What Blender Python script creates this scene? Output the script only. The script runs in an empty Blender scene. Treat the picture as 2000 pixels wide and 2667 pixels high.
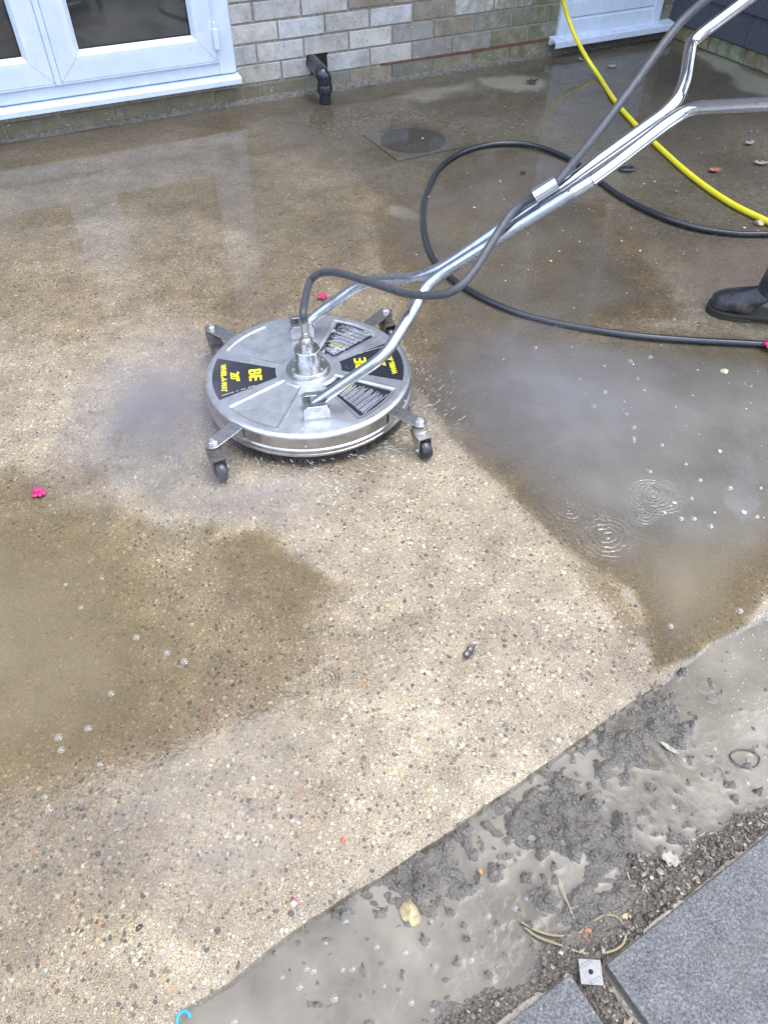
import bpy, bmesh, math, random
import numpy as np
from mathutils import Vector, Matrix
random.seed(7); RNG=np.random.default_rng(11)
R_=math.radians
S=bpy.context.scene; COL=S.collection
# ------------------------------------------------------------ camera, world, sun
F=1900.0; PITCH=R_(47.0); CH=1.265
cam=bpy.data.objects.new('camera',bpy.data.cameras.new('camera')); COL.objects.link(cam)
cam.location=(0,0,CH); cam.rotation_euler=(R_(90)-PITCH,0,0)
cam.data.sensor_fit='VERTICAL'; cam.data.sensor_height=24; cam.data.lens=24*F/2667.0
cam.data.clip_start=.02; cam.data.clip_end=500
S.camera=cam
S.render.resolution_x=767; S.render.resolution_y=1024
W=bpy.data.worlds.new('World'); S.world=W; W.use_nodes=True
nt=W.node_tree; nt.nodes.clear()
def N(nt,t,**k):
    n=nt.nodes.new(t)
    for a,b in k.items():
        if a.startswith('i_'): n.inputs[int(a[2:])].default_value=b
        else: setattr(n,a,b)
    return n
SUN_EL=68; SUN_AZ=75   # azimuth from +Y clockwise
sky=N(nt,'ShaderNodeTexSky',sky_type='NISHITA',sun_disc=False,sun_elevation=R_(SUN_EL),sun_rotation=R_(SUN_AZ))
hs=N(nt,'ShaderNodeHueSaturation'); hs.inputs['Saturation'].default_value=.5
tc=N(nt,'ShaderNodeTexCoord'); nz=N(nt,'ShaderNodeTexNoise'); nz.inputs['Scale'].default_value=2.6; nz.inputs['Detail'].default_value=5
rp=N(nt,'ShaderNodeValToRGB'); rp.color_ramp.elements[0].position=.38; rp.color_ramp.elements[0].color=(.45,.49,.57,1); rp.color_ramp.elements[1].position=.66; rp.color_ramp.elements[1].color=(2.7,2.62,2.5,1)
mu=N(nt,'ShaderNodeMixRGB',blend_type='MULTIPLY'); mu.inputs[0].default_value=1
bg=N(nt,'ShaderNodeBackground'); bg.inputs[1].default_value=.15; ow=N(nt,'ShaderNodeOutputWorld')
L=nt.links.new
L(sky.outputs[0],hs.inputs['Color']); L(tc.outputs['Generated'],nz.inputs['Vector']); L(nz.outputs[0],rp.inputs[0])
# overcast: the cloud layer is brighter overhead than near the horizon
sx_=N(nt,'ShaderNodeSeparateXYZ'); zr=N(nt,'ShaderNodeMapRange'); zr.inputs['From Min'].default_value=0; zr.inputs['From Max'].default_value=1; zr.inputs['To Min'].default_value=.5; zr.inputs['To Max'].default_value=6.5
m2=N(nt,'ShaderNodeMixRGB',blend_type='MULTIPLY'); m2.inputs[0].default_value=1
L(tc.outputs['Generated'],sx_.inputs[0]); L(sx_.outputs[2],zr.inputs[0]); L(zr.outputs[0],m2.inputs[2])
L(hs.outputs[0],mu.inputs[1]); L(rp.outputs[0],mu.inputs[2]); L(mu.outputs[0],m2.inputs[1]); L(m2.outputs[0],bg.inputs[0]); L(bg.outputs[0],ow.inputs[0])
sl=bpy.data.lights.new('sun','SUN'); sl.energy=.5; sl.angle=R_(25); sl.color=(1,.96,.9)
so=bpy.data.objects.new('sun',sl); COL.objects.link(so)
sd=Vector((math.sin(R_(SUN_AZ))*math.cos(R_(SUN_EL)),math.cos(R_(SUN_AZ))*math.cos(R_(SUN_EL)),math.sin(R_(SUN_EL))))
so.rotation_euler=sd.to_track_quat('Z','Y').to_euler(); so.location=(0,-2,6)
S.view_settings.view_transform='Standard'; S.view_settings.look='None'; S.view_settings.exposure=-.16; S.view_settings.gamma=1
S.cycles.volume_step_rate=2.0; S.cycles.volume_max_steps=128

# ------------------------------------------------------------ photo pixel -> world
def ray(x,y):
    u=x-1000; v=1333.5-y
    return np.array([u,F*math.cos(PITCH)+v*math.sin(PITCH),-F*math.sin(PITCH)+v*math.cos(PITCH)])
O_=np.array([0,0,CH])
def G(x,y,z=0.0):
    d=ray(x,y); t=(CH-z)/-d[2]; return Vector((d[0]*t,d[1]*t,z))
def onplane(x,y,P,n):
    d=ray(x,y); t=np.dot(np.array(P)-O_,n)/np.dot(d,n); return Vector(O_+t*d)
W0=np.array(G(0,371)); WC=np.array(G(1740,92)); WL=np.linalg.norm(WC-W0)
WD=(WC-W0)/WL; WN=np.array([WD[1],-WD[0],0])
RD=np.array([.4388,-.8986,0]); RN=np.array([-.8986,-.4388,0])      # return wall: direction and outward normal
def WP(s,z,off=0): return Vector(W0+WD*s+WN*off+np.array([0,0,z]))
def RP(s,z,off=0): return Vector(WC+RD*s+RN*off+np.array([0,0,z]))
def wpx(x,y,off=0): return onplane(x,y,W0+WN*off,WN)

# ------------------------------------------------------------ numpy noise and polygons
_lat=RNG.random((256,256)).astype(np.float32)
def vnoise(x,y,sc=1.0,seed=0):
    x=x*sc+seed*17.31; y=y*sc+seed*9.77
    xi=np.floor(x).astype(int); yi=np.floor(y).astype(int); fx=x-xi; fy=y-yi
    fx=fx*fx*(3-2*fx); fy=fy*fy*(3-2*fy)
    a=_lat[xi%256,yi%256]; b=_lat[(xi+1)%256,yi%256]; c=_lat[xi%256,(yi+1)%256]; d=_lat[(xi+1)%256,(yi+1)%256]
    return (a*(1-fx)+b*fx)*(1-fy)+(c*(1-fx)+d*fx)*fy
def fbm(x,y,sc,oct=4,seed=0):
    r=0; a=.5; t=0
    for o in range(oct): r=r+a*vnoise(x,y,sc*2**o,seed+o*3); t+=a; a*=.55
    return r/t-.5
def psd(X,Y,pts):
    """signed distance, >0 inside, to a polygon given in photo pixels on the ground"""
    P=[G(*p) for p in pts]; P=[(q.x,q.y) for q in P]; n=len(P)
    D=np.full(X.shape,1e9); ins=np.zeros(X.shape,bool)
    for i in range(n):
        ax,ay=P[i]; bx,by=P[(i+1)%n]; dx,dy=bx-ax,by-ay; l=dx*dx+dy*dy+1e-12
        t=np.clip(((X-ax)*dx+(Y-ay)*dy)/l,0,1); D=np.minimum(D,np.hypot(X-ax-t*dx,Y-ay-t*dy))
        c=((ay>Y)!=(by>Y)); xx=ax+(Y-ay)/(dy if abs(dy)>1e-9 else 1e-9)*dx; ins^=c&(X<xx)
    return np.where(ins,D,-D)
def sst(a,b,x): t=np.clip((x-a)/(b-a),0,1); return t*t*(3-2*t)

# ------------------------------------------------------------ object helpers
def tag(o,label=None,cat=None,group=None,kind=None):
    if label: o['label']=label
    if cat: o['category']=cat
    if group: o['group']=group
    if kind: o['kind']=kind
    return o
def empty(name,loc,rz=0,**k):
    o=bpy.data.objects.new(name,None); COL.objects.link(o); o.location=loc; o.rotation_euler=(0,0,rz); o.empty_display_size=.05
    return tag(o,**k)
def obj(name,bm,mat,parent=None,smooth=False,auto=None,bevel=0):
    me=bpy.data.meshes.new(name); bmesh.ops.recalc_face_normals(bm,faces=bm.faces); bm.to_mesh(me); bm.free()
    if smooth or auto:
        for p in me.polygons: p.use_smooth=True
        if auto: me.set_sharp_from_angle(angle=R_(auto))
    me.materials.append(mat)
    o=bpy.data.objects.new(name,me); COL.objects.link(o)
    if parent: o.parent=parent
    if bevel:
        m=o.modifiers.new('bevel','BEVEL'); m.width=bevel; m.segments=2; m.limit_method='ANGLE'; m.angle_limit=R_(40)
    return o
def grid(name,V,nu,nv,mat,attrs={},kind=None,keep=None,smooth=True):
    """V: (nu*nv,3) array, u-major"""
    i=np.arange(nu-1)[:,None]*nv+np.arange(nv-1)[None,:]
    q=np.stack([i,i+nv,i+nv+1,i+1],-1).reshape(-1,4)
    if keep is not None:
        k=keep.reshape(-1); q=q[k[q].any(1)]
        used=np.zeros(len(V),bool); used[q.ravel()]=True; mp=np.cumsum(used)-1; q=mp[q]; V=V[used]; attrs={a:b.reshape(-1)[used] for a,b in attrs.items()}
    me=bpy.data.meshes.new(name); me.vertices.add(len(V)); me.vertices.foreach_set('co',V.astype(np.float32).ravel())
    me.loops.add(q.size); me.loops.foreach_set('vertex_index',q.ravel().astype(np.int32))
    me.polygons.add(len(q)); me.polygons.foreach_set('loop_start',np.arange(0,q.size,4,dtype=np.int32)); me.polygons.foreach_set('loop_total',np.full(len(q),4,np.int32))
    me.update(calc_edges=True); me.polygons.foreach_set('use_smooth',np.full(len(q),smooth))
    for a,b in attrs.items():
        at=me.attributes.new(a,'FLOAT','POINT'); at.data.foreach_set('value',b.reshape(-1).astype(np.float32))
    me.materials.append(mat); o=bpy.data.objects.new(name,me); COL.objects.link(o)
    if kind: o['kind']=kind
    return o
def box(bm,c,s,M=None):
    r=bmesh.ops.create_cube(bm,size=1); vs=r['verts']
    for v in vs:
        p=Vector((v.co.x*s[0],v.co.y*s[1],v.co.z*s[2]))+Vector(c); v.co=M@p if M else p
    return vs
def frame_m(o,x,y,z): return Matrix(((x[0],y[0],z[0],o[0]),(x[1],y[1],z[1],o[1]),(x[2],y[2],z[2],o[2]),(0,0,0,1)))
def wbox(bm,s0,s1,z0,z1,o0,o1,RW=False):
    """box on the house wall: along s, up z, outwards off"""
    if RW: M=frame_m(WC,RD,RN,(0,0,1))
    else: M=frame_m(W0,WD,WN,(0,0,1))
    return box(bm,((s0+s1)/2,(o0+o1)/2,(z0+z1)/2),(s1-s0,o1-o0,z1-z0),M)
def lathe(bm,prof,seg=48,c=(0,0,0),M=None,cap=True):
    rings=[]
    for r,z in prof:
        ring=[]
        for k in range(seg):
            a=2*math.pi*k/seg; p=Vector((c[0]+r*math.cos(a),c[1]+r*math.sin(a),c[2]+z)); ring.append(bm.verts.new(M@p if M else p))
        rings.append(ring)
    for a,b in zip(rings,rings[1:]):
        for k in range(seg): bm.faces.new((a[k],a[(k+1)%seg],b[(k+1)%seg],b[k]))
    if cap: bm.faces.new(rings[0]); bm.faces.new(rings[-1])
def prism(bm,pts,z0,z1,M=None):
    a=[bm.verts.new((M@Vector((x,y,z0))) if M else (x,y,z0)) for x,y in pts]; b=[bm.verts.new((M@Vector((x,y,z1))) if M else (x,y,z1)) for x,y in pts]
    bm.faces.new(a); bm.faces.new(b); n=len(pts)
    for i in range(n): bm.faces.new((a[i],a[(i+1)%n],b[(i+1)%n],b[i]))
def catmull(P,n=8):
    P=[Vector(p) for p in P]; Q=[P[0]*2-P[1]]+P+[P[-1]*2-P[-2]]; out=[]
    for i in range(1,len(Q)-2):
        a,b,c,d=Q[i-1],Q[i],Q[i+1],Q[i+2]
        for k in range(n):
            t=k/n; out.append(.5*((2*b)+(c-a)*t+(2*a-5*b+4*c-d)*t*t+(3*b-a-3*c+d)*t**3))
    out.append(P[-1]); return out
def fillet(P,r=.03,n=6):
    """straight runs with rounded bends, like bent tube"""
    P=[Vector(p) for p in P]; out=[P[0]]
    for i in range(1,len(P)-1):
        a,b,c=P[i-1],P[i],P[i+1]; rr=min(r,(b-a).length*.45,(c-b).length*.45)
        s=b+(a-b).normalized()*rr; e=b+(c-b).normalized()*rr
        for k in range(n+1):
            t=k/n; out.append((1-t)**2*s+2*t*(1-t)*b+t*t*e)
    out.append(P[-1]); return out
def tube(bm,P,r,seg=14,cap=True,sq=None):
    P=[Vector(p) for p in P]; n=len(P); rs=r if isinstance(r,(list,tuple)) else [r]*n
    T=[(P[min(i+1,n-1)]-P[max(i-1,0)]).normalized() for i in range(n)]
    u=T[0].orthogonal().normalized(); rings=[]
    for i in range(n):
        u=(u-T[i]*u.dot(T[i])).normalized(); w=T[i].cross(u); ring=[]
        for k in range(seg):
            a=2*math.pi*k/seg; ring.append(bm.verts.new(P[i]+(u*math.cos(a)+w*math.sin(a))*rs[i]))
        rings.append(ring)
    for a,b in zip(rings,rings[1:]):
        for k in range(seg): bm.faces.new((a[k],a[(k+1)%seg],b[(k+1)%seg],b[k]))
    if cap: bm.faces.new(rings[0]); bm.faces.new(rings[-1])

# ------------------------------------------------------------ materials
class M_:
    def __init__(s,name,**k):
        s.m=bpy.data.materials.new(name); s.m.use_nodes=True; s.t=s.m.node_tree; s.b=s.t.nodes['Principled BSDF']; s.out=s.t.nodes['Material Output']
        for a,b in k.items(): s.b.inputs[a.replace('_',' ')].default_value=b
        s.tc=None
    def n(s,t,**k): return N(s.t,t,**k)
    def l(s,a,b): s.t.links.new(a,b)
    def co(s,kind='Object'):
        if not s.tc: s.tc=s.n('ShaderNodeTexCoord')
        return s.tc.outputs[kind]
    def noise(s,sc,det=3,rough=.5,co=None,dist=0):
        n=s.n('ShaderNodeTexNoise'); n.inputs['Scale'].default_value=sc; n.inputs['Detail'].default_value=det; n.inputs['Roughness'].default_value=rough; n.inputs['Distortion'].default_value=dist
        s.l(co or s.co(),n.inputs['Vector']); return n.outputs[0]
    def vor(s,sc,feat='F1',co=None,out='Distance',rnd=1):
        n=s.n('ShaderNodeTexVoronoi'); n.feature=feat; n.inputs['Scale'].default_value=sc; n.inputs['Randomness'].default_value=rnd
        s.l(co or s.co(),n.inputs['Vector']); return n.outputs[out]
    def ramp(s,f,els,interp='LINEAR'):
        n=s.n('ShaderNodeValToRGB'); n.color_ramp.interpolation=interp; e=n.color_ramp.elements
        while len(e)<len(els): e.new(.5)
        for i,(p,c) in enumerate(els): e[i].position=p; e[i].color=(c,c,c,1) if isinstance(c,(int,float)) else (*c,1)
        s.l(f,n.inputs[0]); return n.outputs[0]
    def mix(s,f,a,b,bt='MIX'):
        n=s.n('ShaderNodeMixRGB',blend_type=bt)
        for i,v in enumerate((f,a,b)):
            if isinstance(v,bpy.types.NodeSocket): s.l(v,n.inputs[i])
            else: n.inputs[i].default_value=v if i==0 else ((v,v,v,1) if isinstance(v,(int,float)) else (*v,1))
        return n.outputs[0]
    def ma(s,op,a,b=0.0,c=0.0,clamp=False):
        n=s.n('ShaderNodeMath',operation=op,use_clamp=clamp)
        for i,v in enumerate((a,b,c)):
            if isinstance(v,bpy.types.NodeSocket): s.l(v,n.inputs[i])
            else: n.inputs[i].default_value=v
        return n.outputs[0]
    def attr(s,name,out='Fac'):
        n=s.n('ShaderNodeAttribute',attribute_name=name); return n.outputs[out]
    def bump(s,h,st=.5,dist=.001,nrm=None):
        n=s.n('ShaderNodeBump'); n.inputs['Distance'].default_value=dist
        if isinstance(st,bpy.types.NodeSocket): s.l(st,n.inputs['Strength'])
        else: n.inputs['Strength'].default_value=st
        s.l(h,n.inputs['Height'])
        if nrm: s.l(nrm,n.inputs['Normal'])
        return n.outputs[0]
    def set(s,**k):
        for a,b in k.items(): s.l(b,s.b.inputs[a.replace('_',' ')])
        return s

def metal(name,col=(.62,.63,.65),ro=.25,dirt=.3,sc=40,metallic=1.0,drops=False):
    m=M_(name,Metallic=metallic)
    a=m.noise(sc,4,.6); b=m.noise(sc*6,3,.6)
    m.set(Base_Color=m.mix(m.ramp(a,[(.45,0),(.75,dirt)]),col,tuple(c*.45 for c in col)),
          Roughness=m.ma('MULTIPLY_ADD',b,.22,ro-.08),Normal=m.bump(m.noise(sc*9,2,.5),.06,.0005))
    if drops:
        v=m.n('ShaderNodeTexVoronoi'); v.inputs['Scale'].default_value=150; m.l(m.co(),v.inputs['Vector']); sp=m.n('ShaderNodeSeparateColor'); m.l(v.outputs['Color'],sp.inputs[0])
        d=m.ma('MULTIPLY',m.ramp(v.outputs['Distance'],[(.0,1),(.26,0)]),m.ma('GREATER_THAN',sp.outputs[0],m.ramp(m.noise(9,3),[(.35,.95),(.7,.55)])))
        c=m.mix(m.ramp(a,[(.42,0),(.72,dirt)]),col,tuple(q*.5 for q in col)); c=m.mix(m.ramp(m.noise(120,4,.8,dist=1.5),[(.62,0),(.68,.55)]),c,(.16,.14,.12)); c=m.mix(m.ramp(m.noise(6,4,.6),[(.4,0),(.7,.35)]),c,(.40,.37,.35))
        m.set(Base_Color=c,Normal=m.bump(d,.6,.0012))
    return m.m
M={}
M['steel']=metal('brushed_steel',(.72,.76,.82),.38,.5,30,drops=True)
M['bright']=metal('bright_tube',(.68,.71,.77),.13,.25,25)
M['worn_tube']=metal('worn_tube',(.48,.51,.57),.26,.5,45)
M['alu']=metal('cast_aluminium',(.56,.56,.56),.24,.45,60)
M['band']=metal('side_band',(.50,.50,.51),.3,.5,40)
M['darkmetal']=metal('dirty_metal',(.22,.20,.18),.42,.8,120,.8)
M['zinc']=metal('zinc',(.6,.58,.55),.35,.5,150)
def plain(name,col,ro=.5,bs=60,var=.25,bump=.2,coat=0,**k):
    m=M_(name,**k); n=m.noise(bs,4,.6)
    m.set(Base_Color=m.mix(m.ramp(n,[(.3,0),(.7,1)]),tuple(c*(1-var) for c in col),tuple(min(1,c*(1+var)) for c in col)),Roughness=m.ma('MULTIPLY_ADD',m.noise(bs*2),.2,ro-.1),Normal=m.bump(m.noise(bs*5),bump,.001))
    if coat: m.b.inputs['Coat Weight'].default_value=coat; m.b.inputs['Coat Roughness'].default_value=.1
    return m.m
M['rubber_grey']=plain('grey_hose_rubber',(.055,.06,.07),.5,90,.25,.25)
M['rubber_black']=plain('black_hose_rubber',(.018,.022,.03),.3,90,.3,.2,.4)
M['yellow']=plain('yellow_hose_plastic',(.75,.68,.03),.4,40,.08,.1)
M['wheel']=plain('wheel_rubber',(.010,.012,.016),.3,150,.3,.2,.3)
M['upvc']=plain('white_upvc',(.56,.65,.78),.28,7,.05,.04)
M['cable']=plain('drain_black_plastic',(.012,.016,.026),.28,50,.3,.1,.4)
M['twig']=plain('pale_straw',(.34,.29,.20),.7,200,.3,.3)
M['pink']=plain('pink_petal',(.55,.03,.16),.5,120,.35,.3)
M['purple']=plain('purple_petal',(.28,.1,.62),.5,120,.3,.3)
M['orange']=plain('orange_leaf',(.30,.12,.06),.6,120,.35,.3)
M['dark_leaf']=plain('dark_wet_leaf',(.035,.028,.024),.35,150,.4,.4,.5)
M['white']=plain('pale_flake',(.27,.25,.20),.5,150,.3,.4)
M['rope']=plain('frayed_string',(.27,.23,.13),.8,500,.4,.8)
M['stone']=plain('yellow_stone',(.36,.29,.16),.6,60,.45,.8,.3)
M['blue']=plain('blue_plastic',(.02,.28,.62),.35,60,.15,.1)
M['boot']=plain('black_boot_rubber',(.02,.024,.03),.42,60,.45,.5,.2)
_m=M_('muddy_boot',Roughness=.5); _d=_m.ramp(_m.noise(22,5,.75),[(.48,0),(.62,.7)]); _m.set(Base_Color=_m.mix(_d,(.018,.022,.03),(.11,.095,.08)),Roughness=_m.ma('MULTIPLY_ADD',_d,.35,.32),Normal=_m.bump(_m.ma('ADD',_m.noise(40,5,.7),_m.noise(16,2)),.6,.004)); M['boot']=_m.m
M['sole']=plain('boot_sole',(.028,.024,.02),.55,80,.3,.4)
M['trouser']=plain('dark_trousers',(.012,.013,.016),.85,200,.3,.5)
M['jacket']=plain('dark_jacket',(.03,.035,.05),.8,200,.3,.5)
M['skin']=plain('skin',(.5,.3,.21),.5,90,.12,.2)
M['hair']=plain('brown_hair',(.05,.03,.02),.6,300,.4,.8)
M['spacer']=plain('grey_spacer',(.11,.115,.12),.4,150,.3,.4,.4)
M['near_black']=plain('hole_shade_gasket',(.012,.010,.009),.9,60,.3,.2)  # painted shade for holes, also the colour of the rubber gaskets
M['fascia']=plain('fascia_board',(.6,.62,.64),.4,7,.06,.05)
M['roof']=plain('roof_tile',(.09,.06,.05),.7,20,.3,.3)
# concrete with exposed aggregate
def mk_concrete():
    m=M_('exposed_aggregate'); b=m.b
    warp=m.noise(35,2); 
    cv=m.n('ShaderNodeVectorMath',operation='MULTIPLY_ADD'); m.l(m.co(),cv.inputs[0]); cv.inputs[1].default_value=(1,1,0); cv.inputs[2].default_value=(0,0,0)
    dn=m.n('ShaderNodeTexNoise'); dn.inputs['Scale'].default_value=70; m.l(cv.outputs[0],dn.inputs['Vector'])
    ad=m.n('ShaderNodeVectorMath',operation='MULTIPLY_ADD'); m.l(dn.outputs['Color'],ad.inputs[0]); ad.inputs[1].default_value=(.007,.007,0); m.l(cv.outputs[0],ad.inputs[2])
    co=ad.outputs[0]
    clean=m.attr('clean'); sub=m.attr('sub'); dirt=m.attr('dirt'); rough=m.attr('rough')
    pal=[(0,(.42,.36,.27)),(.14,(.30,.25,.18)),(.26,(.54,.48,.38)),(.38,(.17,.13,.09)),(.48,(.40,.30,.16)),(.58,(.34,.30,.25)),(.68,(.10,.09,.085)),(.76,(.50,.40,.25)),(.86,(.62,.57,.5)),(.93,(.24,.20,.16)),(.965,(.52,.25,.09)),(.985,(.75,.73,.7))]
    def layer(sc,thr,soft):
        v=m.n('ShaderNodeTexVoronoi'); v.inputs['Scale'].default_value=sc; m.l(co,v.inputs['Vector'])
        sep=m.n('ShaderNodeSeparateColor'); m.l(v.outputs['Color'],sep.inputs[0])
        size=m.ma('MULTIPLY_ADD',sep.outputs[1],.35,thr-.2)
        msk=m.ma('SUBTRACT',size,v.outputs['Distance']); msk=m.ma('MULTIPLY',msk,1/soft,0,True)
        return msk,m.ramp(sep.outputs[0],pal,'CONSTANT'),v.outputs['Distance'],sep.outputs[2]
    m1,c1,d1,r1=layer(390,.50,.10); m2,c2,d2,r2=layer(150,.50,.07); m3,c3,d3,r3=layer(80,.30,.06)
    cl=m.ramp(m.noise(5.5,4,.65),[(.36,.25),(.66,-.45)]); m3=m.ma('MULTIPLY',m3,m.ma('GREATER_THAN',r3,m.ma('ADD',cl,.70))); m2=m.ma('MULTIPLY',m2,m.ma('GREATER_THAN',r2,m.ma('ADD',cl,.12)))
    fine=m.noise(600,3,.7,co); matrix=m.mix(m.ramp(fine,[(.35,0),(.65,1)]),(.055,.044,.032),(.58,.50,.37))
    c=m.mix(m.ma('MULTIPLY',m1,.95),matrix,c1); c=m.mix(m2,c,c2); c=m.mix(m3,c,c3)
    big=m.noise(2.2,5,.6); med=m.noise(14,4,.6)
    c=m.mix(1.0,c,m.ramp(big,[(.32,(.66,.60,.55)),(.64,(1.12,1.08,1.0))]),'MULTIPLY')
    c=m.mix(1.0,c,m.ramp(med,[(.28,.68),(.72,1.12)]),'MULTIPLY')
    grime=m.mix(m.ramp(m.noise(60,4,.7),[(.35,0),(.65,1)]),(.10,.094,.083),(.215,.202,.18))
    c=m.mix(m.ma('MULTIPLY',dirt,m.ramp(m.noise(26,5,.7),[(.3,1),(.72,.45)])),c,grime)
    c=m.mix(clean,m.mix(1.0,c,(.66,.62,.55),'MULTIPLY'),c)
    c=m.mix(m.attr('pale'),c,(.40,.39,.35)); c=m.mix(m.attr('red'),c,(.26,.17,.15))
    hsn=m.n('ShaderNodeHueSaturation'); hsn.inputs['Saturation'].default_value=.86; hsn.inputs['Value'].default_value=.95; m.l(c,hsn.inputs['Color']); c=m.mix(1.0,hsn.outputs[0],(.99,.98,.90),'MULTIPLY')
    h=m.ma('MULTIPLY_ADD',m1,.4,m.ma('MULTIPLY_ADD',m2,.8,m.ma('MULTIPLY',m3,1.1)))
    h=m.ma('MULTIPLY_ADD',fine,.5,h)
    # small round pits
    pit=m.ramp(m.vor(260,co=co),[(.0,0),(.22,1)]); h2=m.ma('MULTIPLY_ADD',pit,.7,h)
    nb=m.bump(h2,.8,.0011)
    nc=m.bump(m.ma('MULTIPLY_ADD',m.noise(220,3,.6),1.6,h2),m.ma('MULTIPLY_ADD',rough,.95,.05),.0021)
    m.set(Base_Color=c,Normal=nb,Coat_Normal=nc,Coat_Weight=m.ma('SUBTRACT',1.0,sub))
    b.inputs['Roughness'].default_value=.55; b.inputs['Specular IOR Level'].default_value=.25
    m.set(Coat_Roughness=m.ma('MULTIPLY_ADD',rough,.03,.06)); b.inputs['Coat IOR'].default_value=1.6
    return m.m
M['concrete']=mk_concrete()
def mk_water(name,body=(.17,.14,.095),body2=None,opaque=False,rings=(),ripple=.25):
    m=M_(name); m.t.nodes.remove(m.b)
    tr=m.n('ShaderNodeBsdfTransparent')
    if not opaque: m.l(m.mix(m.ma('MULTIPLY',m.attr('murk'),3.0,0,True),(1,1,1),(.90,.865,.75)),tr.inputs[0])
    df=m.n('ShaderNodeBsdfDiffuse')
    big=m.ramp(m.noise(5,4,.55),[(.35,0),(.65,1)]); bc=m.mix(big,body,body2 or tuple(c*1.25 for c in body))
    if not opaque: bc=m.mix(m.attr('tone'),bc,m.mix(big,(.135,.125,.11),(.185,.175,.155)))
    bc=m.mix(m.ramp(m.noise(160,3,.6),[(.55,0),(.75,.35)]),bc,tuple(c*1.6 for c in body)); 
    if opaque: bc=m.mix(m.ma('MULTIPLY',m.attr('soil'),.8),bc,(.10,.085,.07))
    m.l(bc,df.inputs[0])
    h=m.ma('MULTIPLY',m.ramp(m.noise(9,2),[(.35,.15),(.75,1)]),m.noise(75,3,.5,dist=.6))
    h=m.ma('MULTIPLY_ADD',m.noise(28,3,.5),.35,h)
    for (px,py,rad,lam,amp) in rings:
        g=G(px,py); vd=m.n('ShaderNodeVectorMath',operation='DISTANCE'); 
        ws=m.n('ShaderNodeVectorMath',operation='MULTIPLY_ADD'); wn=m.n('ShaderNodeTexNoise'); wn.inputs['Scale'].default_value=32; m.l(m.co(),wn.inputs['Vector']); m.l(wn.outputs['Color'],ws.inputs[0]); ws.inputs[1].default_value=(rad*.3,rad*.3,0); m.l(m.co(),ws.inputs[2])
        m.l(ws.outputs[0],vd.inputs[0]); vd.inputs[1].default_value=(g.x+rad*.15,g.y+rad*.15,g.z)
        d=vd.outputs['Value']; s=m.ma('SINE',m.ma('MULTIPLY',d,6.283/lam)); fo=m.ramp(m.ma('DIVIDE',d,rad),[(.5,1),(1,0)])
        h=m.ma('MULTIPLY_ADD',m.ma('MULTIPLY',s,fo),amp,h)
    if opaque:
        pv=m.vor(75); h=m.ma('MULTIPLY_ADD',m.ramp(pv,[(.02,1),(.16,0)]),.6,h); pv2=m.vor(160); h=m.ma('MULTIPLY_ADD',m.ramp(pv2,[(.03,1),(.2,0)]),.2,h)
    nb=m.bump(h,ripple if opaque else m.ma('MULTIPLY_ADD',m.attr('rip'),1.0,.10),.0025)
    gl=m.n('ShaderNodeBsdfGlossy'); gl.inputs['Roughness'].default_value=.09 if opaque else .035; m.l(nb,gl.inputs['Normal'])
    fr=m.n('ShaderNodeFresnel'); fr.inputs[0].default_value=1.36 if opaque else 1.52; m.l(nb,fr.inputs['Normal'])
    mx=m.n('ShaderNodeMixShader')
    if opaque: mx.inputs[0].default_value=1.0
    else: m.l(m.attr('murk'),mx.inputs[0])
    m.l(tr.outputs[0],mx.inputs[1]); m.l(df.outputs[0],mx.inputs[2])
    m2=m.n('ShaderNodeMixShader'); m.l(fr.outputs[0],m2.inputs[0]); m.l(mx.outputs[0],m2.inputs[1]); m.l(gl.outputs[0],m2.inputs[2])
    if opaque: m.l(m2.outputs[0],m.out.inputs[0]); return m.m
    f=m.ma('MULTIPLY_ADD',m.attr('film'),1.9,m.ma('MULTIPLY_ADD',m.noise(150,4,.75),2.2,-1.55),True); f=m.ma('MULTIPLY',f,m.ramp(m.attr('film'),[(.0,0),(.12,1)]))
    t2=m.n('ShaderNodeBsdfTransparent'); m3=m.n('ShaderNodeMixShader'); m.l(f,m3.inputs[0]); m.l(t2.outputs[0],m3.inputs[1]); m.l(m2.outputs[0],m3.inputs[2]); m.l(m3.outputs[0],m.out.inputs[0])
    return m.m
M['water']=mk_water('puddle_water',(.20,.165,.105),rings=[(1700,1290,.085,.0105,.7),(1670,1335,.05,.0085,.5),(1580,1400,.08,.013,.35),(1480,1330,.05,.011,.3),(850,1770,.04,.008,.5)])
M['slurry']=mk_water('muddy_water',(.105,.091,.070),(.225,.202,.160),True,rings=[(1250,2440,.018,.006,.14),(1360,2510,.014,.006,.14),(1340,2230,.02,.008,.12),(1200,2330,.02,.007,.1)],ripple=.42)
def mk_mud():
    m=M_('wet_mud',Roughness=.45,Coat_Weight=1.0,Coat_Roughness=.08,Coat_IOR=1.33)
    soil=m.attr('soil'); v=m.vor(170); v2=m.vor(420); n=m.noise(30,5,.7)
    a=m.mix(n,(.065,.056,.044),(.17,.155,.128)); s=m.mix(m.vor(170,out='Color'),(.035,.028,.02),(.12,.095,.07))
    m.set(Base_Color=m.mix(soil,a,s)); h=m.ma('ADD',m.ma('MULTIPLY',v,1.2),m.ma('MULTIPLY_ADD',m.noise(240,4,.7),.9,m.ma('MULTIPLY',v2,.4)))
    nb=m.bump(h,.9,.003); m.set(Normal=nb,Coat_Normal=nb); return m.m
M['mud']=mk_mud()
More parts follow.
